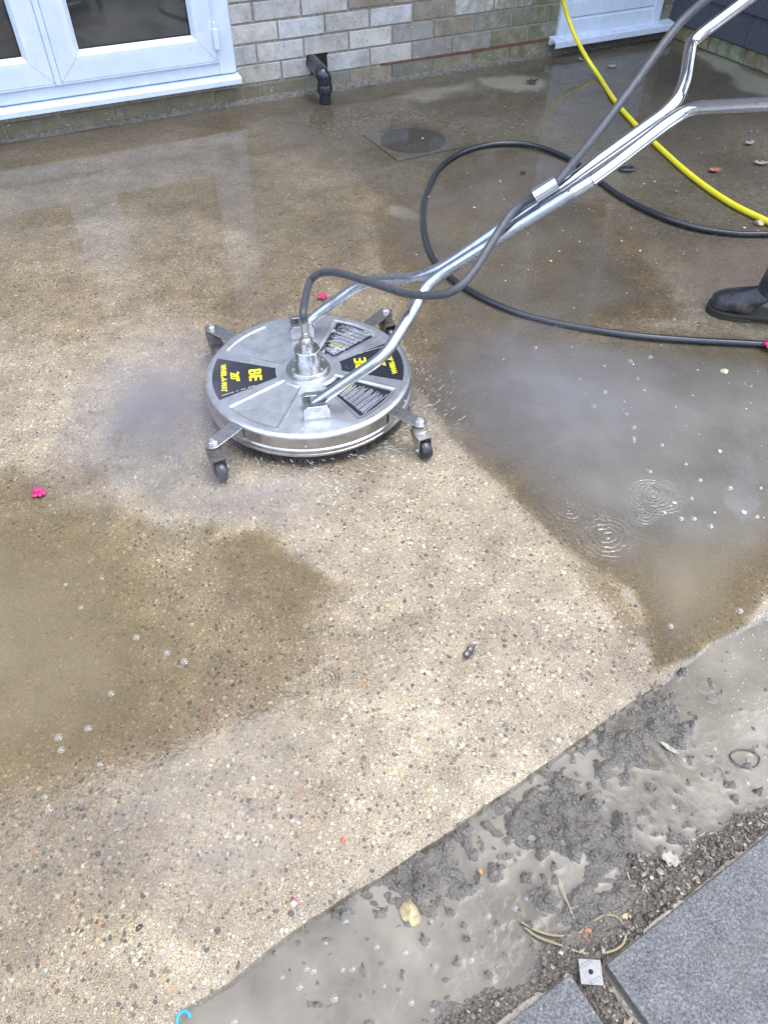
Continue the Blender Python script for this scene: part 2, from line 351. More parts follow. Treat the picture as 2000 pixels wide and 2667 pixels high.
def mk_gravel():
    m=M_('soil_crumbs',Roughness=.5,Coat_Weight=.5,Coat_Roughness=.2); a=m.attr('tint')
    m.set(Base_Color=m.ramp(a,[(0,(.03,.024,.018)),(.5,(.085,.068,.05)),(.86,(.14,.115,.085)),(.95,(.25,.17,.10)),(1,(.4,.36,.29))]),Normal=m.bump(m.noise(300,3),.6,.001)); return m.m
M['gravel']=mk_gravel()
def mk_slab():
    m=M_('blue_grey_porcelain',Roughness=.5,Coat_Weight=.7,Coat_Roughness=.12,Coat_IOR=1.4)
    n=m.noise(260,4,.7,dist=.6); n2=m.noise(25,4,.6); v=m.vor(420,out='Color')
    c=m.mix(m.ramp(n,[(.38,0),(.62,1)]),(.060,.061,.062),(.19,.19,.19)); c=m.mix(m.ramp(m.noise(7,5,.7),[(.5,0),(.75,.5)]),c,(.13,.12,.105)); c=m.mix(m.ramp(m.noise(38,3,.6),[(.70,0),(.74,.9)]),c,(.05,.042,.035)); c=m.mix(1.0,c,m.ramp(n2,[(.3,.75),(.7,1.15)]),'MULTIPLY')
    nb=m.bump(m.ma('ADD',m.noise(200,4,.7,dist=1.0),m.noise(90,3,.6)),1.0,.004)
    m.set(Base_Color=c,Normal=nb,Coat_Normal=nb); return m.m
M['slab']=mk_slab()
def mk_brick():
    m=M_('painted_brick',Roughness=.75); t=m.attr('tint','Color')
    n=m.noise(14,5,.7); f=m.noise(90,4,.75)
    c=m.mix(m.ramp(n,[(.42,0),(.62,.75)]),t,m.mix(1.0,t,(.68,.66,.60),'MULTIPLY'))
    c=m.mix(m.ramp(f,[(.60,0),(.66,.85)]),c,(.09,.08,.07)); c=m.mix(m.ramp(m.noise(5,5,.7),[(.45,0),(.7,.6)]),c,m.mix(1.0,c,(.55,.52,.45),'MULTIPLY'))
    c=m.mix(m.ramp(m.noise(40,4,.8,dist=.8),[(.60,0),(.7,.6)]),c,(.62,.66,.68))
    gm=m.attr('moss'); c=m.mix(m.ma('MULTIPLY',gm,m.ramp(m.noise(18,4,.7),[(.35,0),(.6,1)])),c,(.12,.13,.06))
    m.set(Base_Color=c,Normal=m.bump(m.ma('ADD',f,m.noise(300,3)),.6,.002)); return m.m
M['brick']=mk_brick()
M['mortar']=plain('mortar',(.25,.235,.205),.9,80,.4,.6)
M['plaster']=plain('mortar_fillet',(.12,.11,.095),.8,60,.5,.8)
M['tile']=plain('grey_hung_tile',(.055,.066,.085),.6,70,.25,.4)
M['dpc']=plain('damp_course',(.13,.055,.04),.7,120,.4,.5)
def mk_glass():
    m=M_('window_glass',Roughness=.03,Specular_IOR_Level=.6); m.set(Base_Color=m.mix(m.ramp(m.noise(3,3),[(.35,0),(.65,1)]),(.02,.022,.024),(.055,.055,.052)))
    m.b.inputs['Coat Weight'].default_value=1; return m.m
M['glass']=mk_glass()
def mk_sticker(name,wear):
    m=M_(name,Roughness=.35); n=m.noise(55,5,.75); n2=m.noise(260,3,.7)
    w=m.ramp(m.ma('MULTIPLY_ADD',n2,.35,n),[(wear,0),(wear+.02,1)])
    m.set(Base_Color=m.mix(w,(.018,.02,.028),(.52,.54,.6))); return m.m
M['sticker']=mk_sticker('black_sticker',.86); M['sticker_worn']=mk_sticker('worn_black_sticker',.755)
M['ink_yellow']=plain('yellow_print',(.85,.78,.02),.4,80,.06,.05); M['ink_white']=plain('white_print',(.62,.64,.7),.5,300,.2,.1)
def mk_bubble():
    m=M_('foam_bubble'); m.t.nodes.remove(m.b); tr=m.n('ShaderNodeBsdfTransparent'); gl=m.n('ShaderNodeBsdfGlossy'); gl.inputs[1].default_value=.05; df=m.n('ShaderNodeBsdfDiffuse'); df.inputs[0].default_value=(.7,.7,.66,1)
    lw=m.n('ShaderNodeLayerWeight'); lw.inputs[0].default_value=.35
    a=m.n('ShaderNodeMixShader'); a.inputs[0].default_value=.5; m.l(gl.outputs[0],a.inputs[1]); m.l(df.outputs[0],a.inputs[2])
    b=m.n('ShaderNodeMixShader'); m.l(m.ma('MULTIPLY_ADD',lw.outputs[1],.8,.12),b.inputs[0]); m.l(tr.outputs[0],b.inputs[1]); m.l(a.outputs[0],b.inputs[2]); m.l(b.outputs[0],m.out.inputs[0]); return m.m
M['bubble']=mk_bubble()

M['drop']=plain('water_drop',(.62,.62,.62),.1,90,.2,.1)
# ------------------------------------------------------------ setting: ground
EDGE=[(2700,1150),(2000,1600),(1844,1678),(1723,1775),(1549,1895),(1356,2034),(1157,2173),(1000,2275),(885,2342),(753,2432),(681,2486),(603,2558),(494,2619),(452,2667),(300,2790)]
EA=R_(31.5); EU=np.array([math.cos(EA),math.sin(EA)]); EV=np.array([-EU[1],EU[0]])
ep=np.array([[G(*q).x,G(*q).y] for q in EDGE]); eu=ep@EU; ev=ep@EV; o_=np.argsort(eu); eu=eu[o_]; ev=ev[o_]
def edge_v(u): return np.interp(u,eu,ev)+.0035*fbm(u,u*0,22,4,3)*2
# big ground sheet
bm=bmesh.new(); box(bm,(0,0,-.12),(120,120,.02)); g_=obj('ground',bm,M['plaster']); g_['kind']='structure'
# polygons in photo pixels
PA=[(-400,1330),(40,1230),(230,1230),(330,1330),(560,1390),(780,1450),(900,1510),(900,1600),(850,1690),(800,1780),(740,1870),(690,1960),(740,2080),(800,2190),(700,2270),(560,2330),(450,2370),(250,2345),(0,2390),(-400,2480)]
PB=[(1085,1050),(1160,1120),(1250,1225),(1400,1355),(1500,1440),(1560,1500),(1650,1540),(1665,1640),(1695,1745),(1770,1760),(1880,1675),(1950,1600),(1985,1545),(2040,1510),(2330,1350),(2300,1000),(2030,930),(1950,925),(1500,865),(1720,800),(1640,640),(1480,420),(1360,385),(1240,430),(1100,500),(1000,560),(1010,650),(1060,730),(1100,800),(1090,900)]
PC=[(1000,310),(1180,330),(1260,400),(1150,440),(1000,430),(900,400)]
PD=[(-200,590),(90,560),(180,620),(130,690),(-200,720)]
PE=[(1500,930),(1760,900),(1960,925),(2300,960),(2300,1050),(1900,1010)]
MURK=[(-400,1330),(60,1300),(300,1350),(450,1500),(520,1650),(480,1850),(350,1950),(0,2100),(-400,2200)]
MURK2=[(1300,950),(1700,900),(2300,930),(2300,1400),(1980,1500),(1880,1650),(1740,1730),(1690,1640),(1620,1480),(1450,1330),(1250,1150)]
MURK3=[(620,1290),(900,1310),(920,1540),(760,1600),(600,1450)]
rows=[]; v=0.0; d=.0065
while v<6.4: rows.append(v); v+=d; d=min(d*1.0085,.03)
rows=np.array(rows); us=np.concatenate([np.arange(-3.6,-1.2,.03),np.arange(-1.2,2.2,.0095),np.arange(2.2,5.4,.03)])
nu,nv=len(us),len(rows); UU=np.repeat(us,nv); VV=(edge_v(us)[:,None]+rows[None,:]).ravel(); RR=np.tile(rows,nu)
X=UU*EU[0]+VV*EV[0]; Y=UU*EU[1]+VV*EV[1]
wx=X+.06*fbm(X,Y,9,4,1); wy=Y+.06*fbm(X,Y,9,4,2)
def md(P,w=1): return psd(X+w*(wx-X),Y+w*(wy-Y),P)
A=md(PA); B=md(PB,.6); C=md(PC); D=md(PD); mk=md(MURK,2); mk2=md(MURK2,2)
wet=np.maximum(np.maximum(A,B),C)
LVL=.004
def soft(P,a,b,w=1): return sst(a,b,md(P,w))
film=np.maximum.reduce([soft(PA,-.07,.05,2.5),soft(PB,-.16,.03,1.5)*soft([(1060,980),(1160,1120),(1250,1228),(1400,1358),(1560,1500),(1655,1540),(1690,1750),(1880,1690),(2010,1560),(2600,1200),(2600,300),(900,300)],-.012,.022,.5),.95*soft(PC,-.12,.08,2),
  (.55+.55*fbm(X,Y,4,4,90))*soft([(-700,380),(640,270),(1740,80),(2500,500),(2300,950),(1700,700),(1100,620),(900,760),(560,860),(-700,960)],-.35,.25,2),
  (.80+.5*fbm(X,Y,5,4,91))*soft([(-700,2000),(900,1780),(800,2150),(650,2350),(200,2480),(-700,2560)],-.12,.12,2.5),
  soft([(-600,2120),(100,2130),(260,2150),(200,2330),(-600,2440)],-.05,.05,3),.95*soft([(330,2260),(480,2190),(560,2260),(540,2400),(400,2420)],-.05,.05,3),
  .95*soft([(850,1600),(1090,1590),(1130,1690),(1010,1790),(850,1800)],-.06,.06,2),.8*soft([(1480,1430),(1650,1530),(1690,1700),(1600,1640),(1500,1530)],-.04,.05,2.5)])
film=film*(1+.25*fbm(X,Y,16,3,92))
rip=np.clip(np.maximum.reduce([.8*soft([(760,1700),(880,1560),(1100,1560),(1150,1700),(1000,1800),(820,1860)],-.05,.05,2),.9*soft([(1420,1330),(1560,1250),(1760,1240),(1800,1350),(1680,1500),(1520,1500)],-.08,.08,2),.35*soft([(1080,1000),(1260,960),(1350,1100),(1300,1250)],-.08,.08,2),.45*soft([(-400,2080),(400,2050),(500,2350),(-400,2400)],-.1,.1,2),.3*soft([(1100,560),(1600,560),(1600,800),(1250,800)],-.1,.1,2)]),0,1)
z=LVL-.0030*sst(-.1,.1,wet)-.0014+.0006*fbm(X,Y,45,3,5)+.001*fbm(X,Y,3,3,8)
# step: newer slab right of the joint line near the wall
STEP=[(735,292),(905,405),(960,480),(1010,560),(1400,420),(1700,700),(2300,900),(2600,400),(1740,60),(1300,120),(800,250)]
st=psd(X,Y,STEP); z=z-.005*sst(-.012,.012,st)*(1-sst(.25,.6,st*0))
z=np.where(RR<.03,z-.004*(1-RR/.03)**2,z)
depth=np.clip((LVL-z)/.004,0,1.4)
murk=np.clip(.04+.46*sst(-.12,.3,mk)*1.15+.5*sst(-.12,.3,mk2)+.34*sst(-.12,.12,md(MURK3,2))+.22*fbm(X,Y,6,4,9)+.34*sst(-.03,.12,B),0,.93)*sst(.1,.6,film)
murk=murk*(1-.9*np.maximum.reduce([soft([(850,1600),(1090,1590),(1130,1690),(1010,1790),(850,1800)],-.06,.02,2),soft([(-600,2140),(400,1960),(900,1780),(800,2150),(650,2350),(200,2480),(-700,2560)],-.06,.10,2),.8*soft([(-700,380),(640,270),(1740,80),(2500,500),(2000,600),(1400,380),(1000,480),(900,720),(560,760),(-700,820)],-.1,.1,2)]))
far=md([(640,230),(1740,60),(2600,400),(2300,960),(1800,800),(1650,640),(1480,420),(1340,380),(1100,520),(960,470),(900,400)],1.5)
far2=md([(-400,420),(0,365),(640,250),(1000,300),(960,460),(640,330),(300,380),(-300,520)],1.5)
dirt=np.clip(.9*sst(-.15,.2,far)+.5*sst(-.1,.12,far2)+.5*sst(-.05,.1,md([(380,1000),(560,1020),(560,1240),(700,1260),(560,1420),(330,1330),(200,1200)],2)),0,1)*(1-.5*sst(-.02,.04,B))
dirt=np.clip(dirt+.9*sst(-.008,.008,st)*soft([(700,250),(1000,230),(1300,300),(1400,420),(1100,560),(960,480),(905,405)],-.1,.05,.6)+.42*sst(-.1,.3,md([(-600,300),(1000,230),(1080,640),(700,800),(420,700),(-600,760)],2)),0,1)
clean=np.clip(sst(-.05,.05,md([(1080,1040),(1250,1225),(1560,1500),(1660,1550),(1700,1760),(1400,2000),(900,2320),(560,2560),(300,2480),(500,2100),(0,2050),(-600,1900),(-600,900),(0,600),(500,560),(700,640),(560,800),(520,1000),(560,1200),(1000,1250)],1))+.25+.3*fbm(X,Y,2,3,4),.12,1)
rough=np.clip(sst(-.15,.1,md([(900,1250),(1100,1100),(1560,1500),(1660,1550),(1700,1760),(1400,2000),(900,2320),(500,2560),(-300,2900),(-600,2500),(600,2350),(800,2150),(700,1950),(1000,1750)],1))+.28+.5*fbm(X,Y,5,3,14)-.2*sst(-.1,.1,md([(600,280),(700,400),(640,800),(-200,850),(-200,350)],1)),.05,1)
pale=np.clip(np.maximum(sst(-.01,.05,md([(1230,200),(1330,190),(1420,205),(1410,235),(1350,240),(1250,225)],1.5)),np.maximum(sst(-.02,.08,md([(1010,250),(1250,200),(1230,235),(1100,270)],2))*.6,.8*sst(-.02,.03,md([(1800,130),(1860,140),(2080,245),(2080,270),(1940,235)],1.5))))+.7*sst(-.005,.02,md([(1010,530),(1050,535),(1110,560),(1110,578),(1050,570),(1015,560)],.5)),0,.8)
red=.45*sst(-.1,.15,md([(1700,650),(2000,600),(2300,700),(2100,760),(1800,780)],1.5))*(.6+fbm(X,Y,20,3,3))
sub=.85*sst(.15,.7,film)
concrete=grid('concrete_patio',np.stack([X,Y,z],1),nu,nv,M['concrete'],dict(clean=clean,dirt=dirt,rough=rough,sub=sub,pale=pale,red=red),kind='structure')
wz=LVL+np.where(z>LVL-.0015,.0,0)
kp=(film>.03)
water=grid('puddle_water',np.stack([X,Y,np.full_like(X,LVL)],1),nu,nv,M['water'],dict(murk=murk,tone=sst(-.1,.1,B)*(1-.75*sst(-.1,.15,md([(1620,1440),(1900,1400),(2300,1300),(2300,1700),(1700,1900)],1))),film=film,rip=rip),kind='structure',keep=kp)
# patio edge face
Vs=[]; zz=z.reshape(nu,nv)[:,0]; x0=X.reshape(nu,nv)[:,0]; y0=Y.reshape(nu,nv)[:,0]
for k,(dz,dv) in enumerate([(0,0),(-.012,-.004),(-.03,-.006),(-.09,-.012)]):
    Vs.append(np.stack([x0+dv*EV[0],y0+dv*EV[1],zz+dz+0*x0],1))
Vs=np.stack(Vs,1).reshape(-1,3); n4=len(Vs)
grid('patio_edge_face',Vs,nu,4,M['concrete'],dict(clean=np.full(n4,.2),dirt=np.full(n4,.8),rough=np.full(n4,.6),sub=np.zeros(n4),pale=np.zeros(n4),red=np.zeros(n4)),kind='structure')
# mud strip
SOIL=[(2400,1900),(2000,2115),(1900,2140),(1820,2150),(1760,2215),(1640,2240),(1660,2330),(1600,2400),(1540,2440),(1430,2470),(1380,2520),(1300,2570),(1220,2600),(1130,2667),(1130,2900),(2400,2900)]
L1=[(1560,1915),(1640,1870),(1690,1900),(1640,2010),(1590,2030)]
L2=[(1300,2090),(1420,2040),(1520,2030),(1560,2130),(1640,2200),(1600,2300),(1480,2200),(1400,2160),(1300,2150)]
L3=[(1010,2235),(1110,2200),(1220,2180),(1240,2250),(1200,2330),(1090,2340),(1040,2290),(960,2320),(900,2330)]
L4=[(1420,2330),(1560,2320),(1660,2330),(1560,2440),(1450,2420)]
L5=[(1690,1820),(1760,1810),(1770,1900),(1710,1930)]
mr=np.arange(-.002,1.25,.0058); us2=np.arange(-1.6,2.6,.0058); n2,m2=len(us2),len(mr)
U2=np.repeat(us2,m2); V2=(edge_v(us2)[:,None]-mr[None,:]).ravel(); X2=U2*EU[0]+V2*EV[0]; Y2=U2*EU[1]+V2*EV[1]
def md2(P,w=1,a=.05): return psd(X2+w*a*fbm(X2,Y2,18,4,21),Y2+w*a*fbm(X2,Y2,18,4,22),P)
ML=-.014
soil=md2(SOIL,1,.06); lump=np.maximum.reduce([md2(P,1.4) for P in (L1,L2,L3,L4,L5)])
fine=fbm(X2,Y2,70,4,31)
h=-.0225+.010*sst(-.05,.03,lump)+.019*sst(-.03,.035,soil)+.050*np.clip(fine+.06,0,1)*sst(-.09,.03,lump)+.013*np.abs(fbm(X2,Y2,110,3,35))*sst(-.02,.03,soil)+.006*fbm(X2,Y2,12,3,40)
iso=(np.clip(vnoise(X2,Y2,58,51)-.76,0,1)*.10+np.clip(vnoise(X2,Y2,95,53)-.70,0,1)*.08)*np.maximum(.22,sst(-.30,-.02,np.maximum(lump,soil))); h=h+iso*(1-sst(-.02,.01,soil))
SLA=[(1568,2514),(2400,1834),(2600,2900),(1800,2900)]; SLB=[(1491,2530),(1100,2790),(1300,3000),(1640,2820)]
us_=np.maximum(md2(SLA,0),md2(SLB,0)); h=np.where(us_>-.012,np.minimum(h,-.010),h); h=np.where(us_>0,np.minimum(h,-.024),h)
mud=grid('wet_mud',np.stack([X2,Y2,h],1),n2,m2,M['mud'],dict(soil=sst(-.01,.03,soil)),kind='structure')
wl=ML+.0009*np.exp(-np.clip(ML-h,0,1)/.0022)-.0003
grid('muddy_water',np.stack([X2,Y2,wl],1),n2,m2,M['slurry'],dict(soil=sst(-.06,.02,soil)*.6),kind='structure',keep=(h<ML+.004))

# soil crumbs
def blobs(name,pts,sizes,mat,tints,kind='stuff',label=None,cat=None,flat=.7,seedbm=1):
    tb=bmesh.new(); bmesh.ops.create_icosphere(tb,subdivisions=1,radius=1); tv=np.array([v.co[:] for v in tb.verts]); tf=np.array([[v.index for v in f.verts] for f in tb.faces]); tb.free()
    n=len(pts); k=len(tv); V=np.repeat(tv[None],n,0)*(.7+.6*RNG.random((n,k,1))); V*=np.array([1,1,flat])*(.6+.8*RNG.random((n,1,3)))
    a=RNG.random(n)*6.28; c,s=np.cos(a)[:,None],np.sin(a)[:,None]; x=V[:,:,0]*c-V[:,:,1]*s; y=V[:,:,0]*s+V[:,:,1]*c; V=np.stack([x,y,V[:,:,2]],2)*sizes[:,None,None]+pts[:,None,:]
    me=bpy.data.meshes.new(name); me.from_pydata(V.reshape(-1,3).tolist(),[],(tf[None]+np.arange(n)[:,None,None]*k).reshape(-1,3).tolist())
    at=me.attributes.new('tint','FLOAT','POINT'); at.data.foreach_set('value',np.repeat(tints,k).astype(np.float32)); me.materials.append(mat)
    o=bpy.data.objects.new(name,me); COL.objects.link(o); tag(o,label,cat,None,kind); return o
sel=np.where((soil>.008)&(h>ML-.001)&(md2(SLA,0)<-.003)&(md2(SLB,0)<-.003))[0]; idx=RNG.choice(sel,min(9000,len(sel)),replace=False)
P3=np.stack([X2[idx],Y2[idx],h[idx]+.0012],1)+RNG.normal(0,.002,(len(idx),3))*np.array([1,1,.3])
_sp=np.array([[G(1537,2532).x,G(1537,2532).y]]); _ok=np.hypot(P3[:,0]-_sp[0,0],P3[:,1]-_sp[0,1])>.024; P3=P3[_ok]; idx=idx[_ok]
blobs('soil_crumbs',P3,.0016+.0034*RNG.random(len(idx))**2.5,M['gravel'],RNG.random(len(idx)),label='dark crumbly soil and grit beside the grey slabs',cat='soil')

# paving slabs
def slab(pts,label):
    c=sum((G(*p) for p in pts),Vector())/len(pts); bm=bmesh.new(); Z=.001
    prism(bm,[(G(*p).x-c.x,G(*p).y-c.y) for p in pts],-.03,Z)
    o=obj('paving_slab',bm,M['slab'],bevel=.0018); o.location=(c.x,c.y,0); tag(o,label,'paving slab','grey slabs at the bottom right')
a=G(1578,2512); sx=Vector((G(2000,2172)-a)[:]).normalized(); sy=Vector((sx.y,-sx.x,0)); sz=.6
def upx(v):  # world to photo pixel on ground, inverse helper for slab corners
    Z=v.z-CH; dd=v.y*math.cos(PITCH)-Z*math.sin(PITCH); return (1000+F*v.x/dd,1333.5-F*(v.y*math.sin(PITCH)+Z*math.cos(PITCH))/dd)
slab([upx(q) for q in (a,a+sx*.9,a+sx*.9+sy*sz,a+sy*sz)],'large wet blue-grey paving slab filling the bottom right corner')
b_=G(1484,2537); slab([upx(q) for q in (b_,b_-sx*.6,b_-sx*.6+sy*sz,b_+sy*sz)],'smaller visible grey paving slab left of the square spacer, bottom edge')

# ------------------------------------------------------------ house
house=empty('brick_house',WP(0,0),0,label='painted brick house wall with white door, louvred back door and low damp course',cat='house')
def hp(o): o.parent=house; o.matrix_parent_inverse=Matrix.Translation(-Vector(house.location)); return o
BP,BC=.2405,.0845
def brickwall(M4,s0,s1,nc,skip,tintf,mossf,bp=BP,bc=BC,first=.283,depth=.02,mg=.010):
    bm=bmesh.new(); cl=bm.verts.layers.float_color.new('tint'); ml=bm.verts.layers.float.new('moss')
    for c in range(nc):
        z0=c*bc; z1=z0+bc-mg; ph=first+(0 if c%2==0 else bp*.48)
        k0=math.floor((s0-ph)/bp)
        s=ph+k0*bp
        while s<s1:
            a,b=max(s,s0),min(s+bp-mg,s1); s+=bp
            if b-a<.02 or skip(a,b,z0,z1): continue
            for (p,q) in skip_split(a,b,z0,z1):
                j=lambda w:random.uniform(-w,w)
                vs=box(bm,((p+q)/2,j(.0015),(z0+z1)/2+j(.0012)),((q-p)+j(.003),depth,z1-z0+j(.002)),M4)
                t=tintf((p+q)/2,z0)
                for v in vs: v[cl]=(*t,1); v[ml]=mossf((p+q)/2,z0)
    bmesh.ops.bevel(bm,geom=bm.edges[:],offset=.0022,segments=1,affect='EDGES') if nc<12 else None
    return bm
def skip_split(a,b,z0,z1):
    for (h0,h1,y0,y1) in HOLES:
        if z0<y1-.004 and z1>y0+.004 and a<h1 and b>h0:
            r=[]
            if h0-a>.02: r.append((a,h0))
            if b-h1>.02: r.append((h1,b))
            return r
    return [(a,b)]
HOLES=[(-.52,1.13,.085,2.3),(2.985,3.715,.085,2.3),(1.508,1.598,.088,.165)]
def tint1(s,z):
    v=random.uniform(.88,1.1)
    if z<.08: b=(.19,.165,.125) if s<1.6 else (.20,.20,.18)
    elif s>2.0 and z<.2: b=(.29,.28,.27)
    else: b=random.choice([(.48,.475,.45),(.50,.50,.50),(.48,.48,.48),(.47,.455,.43),(.48,.50,.53)])
    if 1.8<s<2.9 and random.random()<.3: b=(.30,.26,.22)
    return tuple(c*v for c in b)
def moss1(s,z): return min(1,max(0,(s-2.1)/.6))*(.9 if z<.5 else .5)+(.25 if z<.08 else 0)
MW=frame_m(W0,WD,WN,(0,0,1))
hp(obj('wall',brickwall(MW,-1.2,WL-.0,11,lambda *a:False,tint1,moss1),M['brick']))
bm=bmesh.new(); cl=bm.verts.layers.float_color.new('tint'); ml=bm.verts.layers.float.new('moss')
for c in range(11,58):
    s=-6.0+(c%2)*.11; lim=WL if c<47 else 1.3
    while s<lim:
        a,b=s,min(s+BP-.01,lim); s+=BP
        if b-a<.02: continue
        for (p,q) in skip_split(a,b,c*BC,(c+1)*BC-.01):
            t=tint1((p+q)/2,1)
            for v in box(bm,((p+q)/2,0,c*BC+.037),(q-p,.02,BC-.01),MW): v[cl]=(*[x*.62 for x in t],1); v[ml]=.1
for c in range(0,11):
    s=-6.0+(c%2)*.11
    while s<-1.21:
        for v in box(bm,(s+.115,0,c*BC+.037),(BP-.01,.02,BC-.01),MW): v[cl]=(.33,.31,.27,1); v[ml]=.1
        s+=BP
hp(obj('upper_wall',bm,M['brick']))
bm=bmesh.new(); wbox(bm,-6.02,WL+.02,-.1,3.97,-.25,.004); wbox(bm,-6.02,1.31,3.972,4.87,-.25,.004)
hp(obj('mortar',bm,M['mortar']))
bm=bmesh.new(); wbox(bm,-6.4,1.45,4.80,4.98,-.3,.30); wbox(bm,1.455,WL+.3,3.93,4.08,-.3,.24); hp(obj('fascia',bm,M['fascia']))
bm=bmesh.new(); prism(bm,[(.42,4.985),(-3.5,7.2),(-3.5,7.05),(.36,4.90+.085)],-6.5,1.5,frame_m(W0,WN,(0,0,1),WD)); prism(bm,[(.32,4.085),(-2.5,4.9),(-2.5,4.75),(.26,4.085-.002)],1.505,WL+.4,frame_m(W0,WN,(0,0,1),WD)); hp(obj('roof',bm,M['roof']))
# damp course
bm=bmesh.new()
for k in range(16):
    s0=1.90+k*.068; wbox(bm,s0,s0+.0675,.0755+random.uniform(-.001,.001),.0845+random.uniform(0,.002),0,.0125+random.uniform(-.001,.003))
hp(obj('damp_course',bm,M['dpc']))
# mortar fillet along the foot of the wall
nS=400; ss=np.linspace(-1.3,WL,nS); V=[]
for k in range(6):
    t=k/5; off=.012+.032*t+.010*fbm(ss,ss*0+k,9,4,60)*t*2; zf=.020*(1-t)**1.4*(1+1.2*fbm(ss,ss*0+3,6,4,61))-.002*t+.003*fbm(ss,ss*0+k,60,3,62)
    V.append(W0[None,:]+WD[None,:]*ss[:,None]+WN[None,:]*off[:,None]+np.array([0,0,1])[None,:]*zf[:,None])
V=np.stack(V,1).reshape(-1,3); o=grid('mortar_fillet',V,nS,6,M['plaster']); hp(o)
# dark plate painted in for the shade inside the hole around drain
bm=bmesh.new(); wbox(bm,1.50,1.605,.08,.172,.003,.0048); hp(obj('wall_hole_shade',bm,M['near_black']))
# --- white double door
door=empty('double_door',WP(.3,.13)); door.parent=house; door.matrix_parent_inverse=Matrix.Translation(-Vector(house.location))
tag(door,'white double door with dark glass panes')
def dp(o,par=None):
    par=par or door; o.parent=par; bpy.context.view_layer.update(); o.matrix_parent_inverse=par.matrix_world.inverted(); return o
bpy.context.view_layer.update()
bm=bmesh.new()
wbox(bm,1.046,1.122,.146,2.25,-.03,.022); wbox(bm,-.50,-.424,.146,2.25,-.03,.022); wbox(bm,-.424,1.046,.146,.196,-.03,.020); wbox(bm,-.424,1.046,2.17,2.25,-.03,.020)
wbox(bm,1.122,1.13,.146,2.25,-.03,.012)
dp(obj('frame',bm,M['upvc'],bevel=.003))
def leaf(s0,s1,w):
    z0,z1=.199,2.165; g0,g1,h0,h1=s0+w,s1-w+.012,z0+.118,z1-.12
    e=empty('door_leaf',WP((s0+s1)/2,z0)); dp(e); bpy.context.view_layer.update()
    # mitred profile: rings from outer edge to glass
    prof=[(0,-.01),(0,.030),(.004,.036),(.03,.036),(.034,.033),(.040,.037),(.36,.037),(.62,.040),(.84,.036),(.90,.030),(1,.016),(1,0)]
    bm=bmesh.new(); rings=[]
    for t,o in prof:
        tt=t if t>.1 or t==0 else t*2
        a,b,c,d=s0+(g0-s0)*tt,s1+(g1-s1)*tt,z0+(h0-z0)*tt,z1+(h1-z1)*tt
        rings.append([bm.verts.new(WP(*q,o)) for q in ((a,c),(b,c),(b,d),(a,d))])
    for r,q in zip(rings,rings[1:]):
        for k in range(4): bm.faces.new((r[k],r[(k+1)%4],q[(k+1)%4],q[k]))
    RC=[[v.co.copy() for v in r] for r in rings[1:]]
    dp(obj('leaf_frame',bm,M['upvc'],auto=25),e)
    bm=bmesh.new()
    bm.free()
    for c in range(4): bm=bmesh.new(); tube(bm,[r[c].copy() for r in RC],.0007,5); dp(obj('mitre_joint',bm,M['mortar']),e)
    bm=bmesh.new(); wbox(bm,g0-.004,g1+.004,h0-.004,h1+.004,0,.006); dp(obj('pane',bm,M['glass']),e)
    bm=bmesh.new(); 
    for (a,b,c,d) in ((g0,g1,h0,h0+.004),(g0,g0+.004,h0+.004,h1),(g1-.004,g1,h0+.004,h1)): wbox(bm,a,b,c,d,.006,.0105)
    dp(obj('gasket',bm,M['near_black']),e)
    return e
leaf(.322,1.044,.118); leaf(-.412,.310,.118)
bm=bmesh.new(); wbox(bm,.3035,.3285,.199,2.165,.030,.0435); dp(obj('meeting_bar',bm,M['upvc'],bevel=.004))
for z0 in (.255,):
    bm=bmesh.new(); wbox(bm,1.030,1.056,z0+.0,z0+.085,.036,.052); wbox(bm,1.036,1.050,z0+.085,z0+.11,.034,.046); dp(obj('hinge',bm,M['upvc'],bevel=.004))
bm=bmesh.new(); prism(bm,[(-.02,.146),(.055,.134),(.062,.128),(.062,.106),(.056,.106),(.056,.122),(-.02,.128)],-.56,1.135,frame_m(W0,WN,(0,0,1),WD)); dp(obj('sill',bm,M['upvc'],bevel=.002))
# interior red shape hint behind glass is a reflection, none built. --- louvred back door
bd=empty('louvred_door',WP(3.35,.09)); bd.parent=house; bd.matrix_parent_inverse=Matrix.Translation(-Vector(house.location)); tag(bd,'white door with boarded lower panel')
bpy.context.view_layer.update()
bm=bmesh.new(); wbox(bm,2.99,3.045,.086,2.2,-.02,.028); wbox(bm,3.655,3.712,.086,2.2,-.02,.028); wbox(bm,3.045,3.655,2.14,2.2,-.02,.026); wbox(bm,3.045,3.655,.86,.93,-.02,.026)
dp(obj('frame',bm,M['upvc'],bevel=.003),bd)
bm=bmesh.new()
for k in range(9):
    z0=.088+k*.0855; prism(bm,[(-.01,z0),(.020,z0),(.020,z0+.070),(.012,z0+.0825),(-.01,z0+.0825)],3.0455,3.6545,frame_m(W0,WN,(0,0,1),WD))
dp(obj('boarded_panel',bm,M['upvc'],bevel=.0015),bd)
bm=bmesh.new(); wbox(bm,3.045,3.655,.93,2.14,-.005,.006); dp(obj('pane',bm,M['glass']),bd)
bm=bmesh.new(); prism(bm,[(-.02,.097),(.075,.083),(.080,.078),(.080,.048),(.074,.048),(.074,.070),(.03,.074),(.03,.055),(-.02,.055)],2.945,3.80,frame_m(W0,WN,(0,0,1),WD)); dp(obj('sill',bm,M['upvc'],bevel=.002),bd)
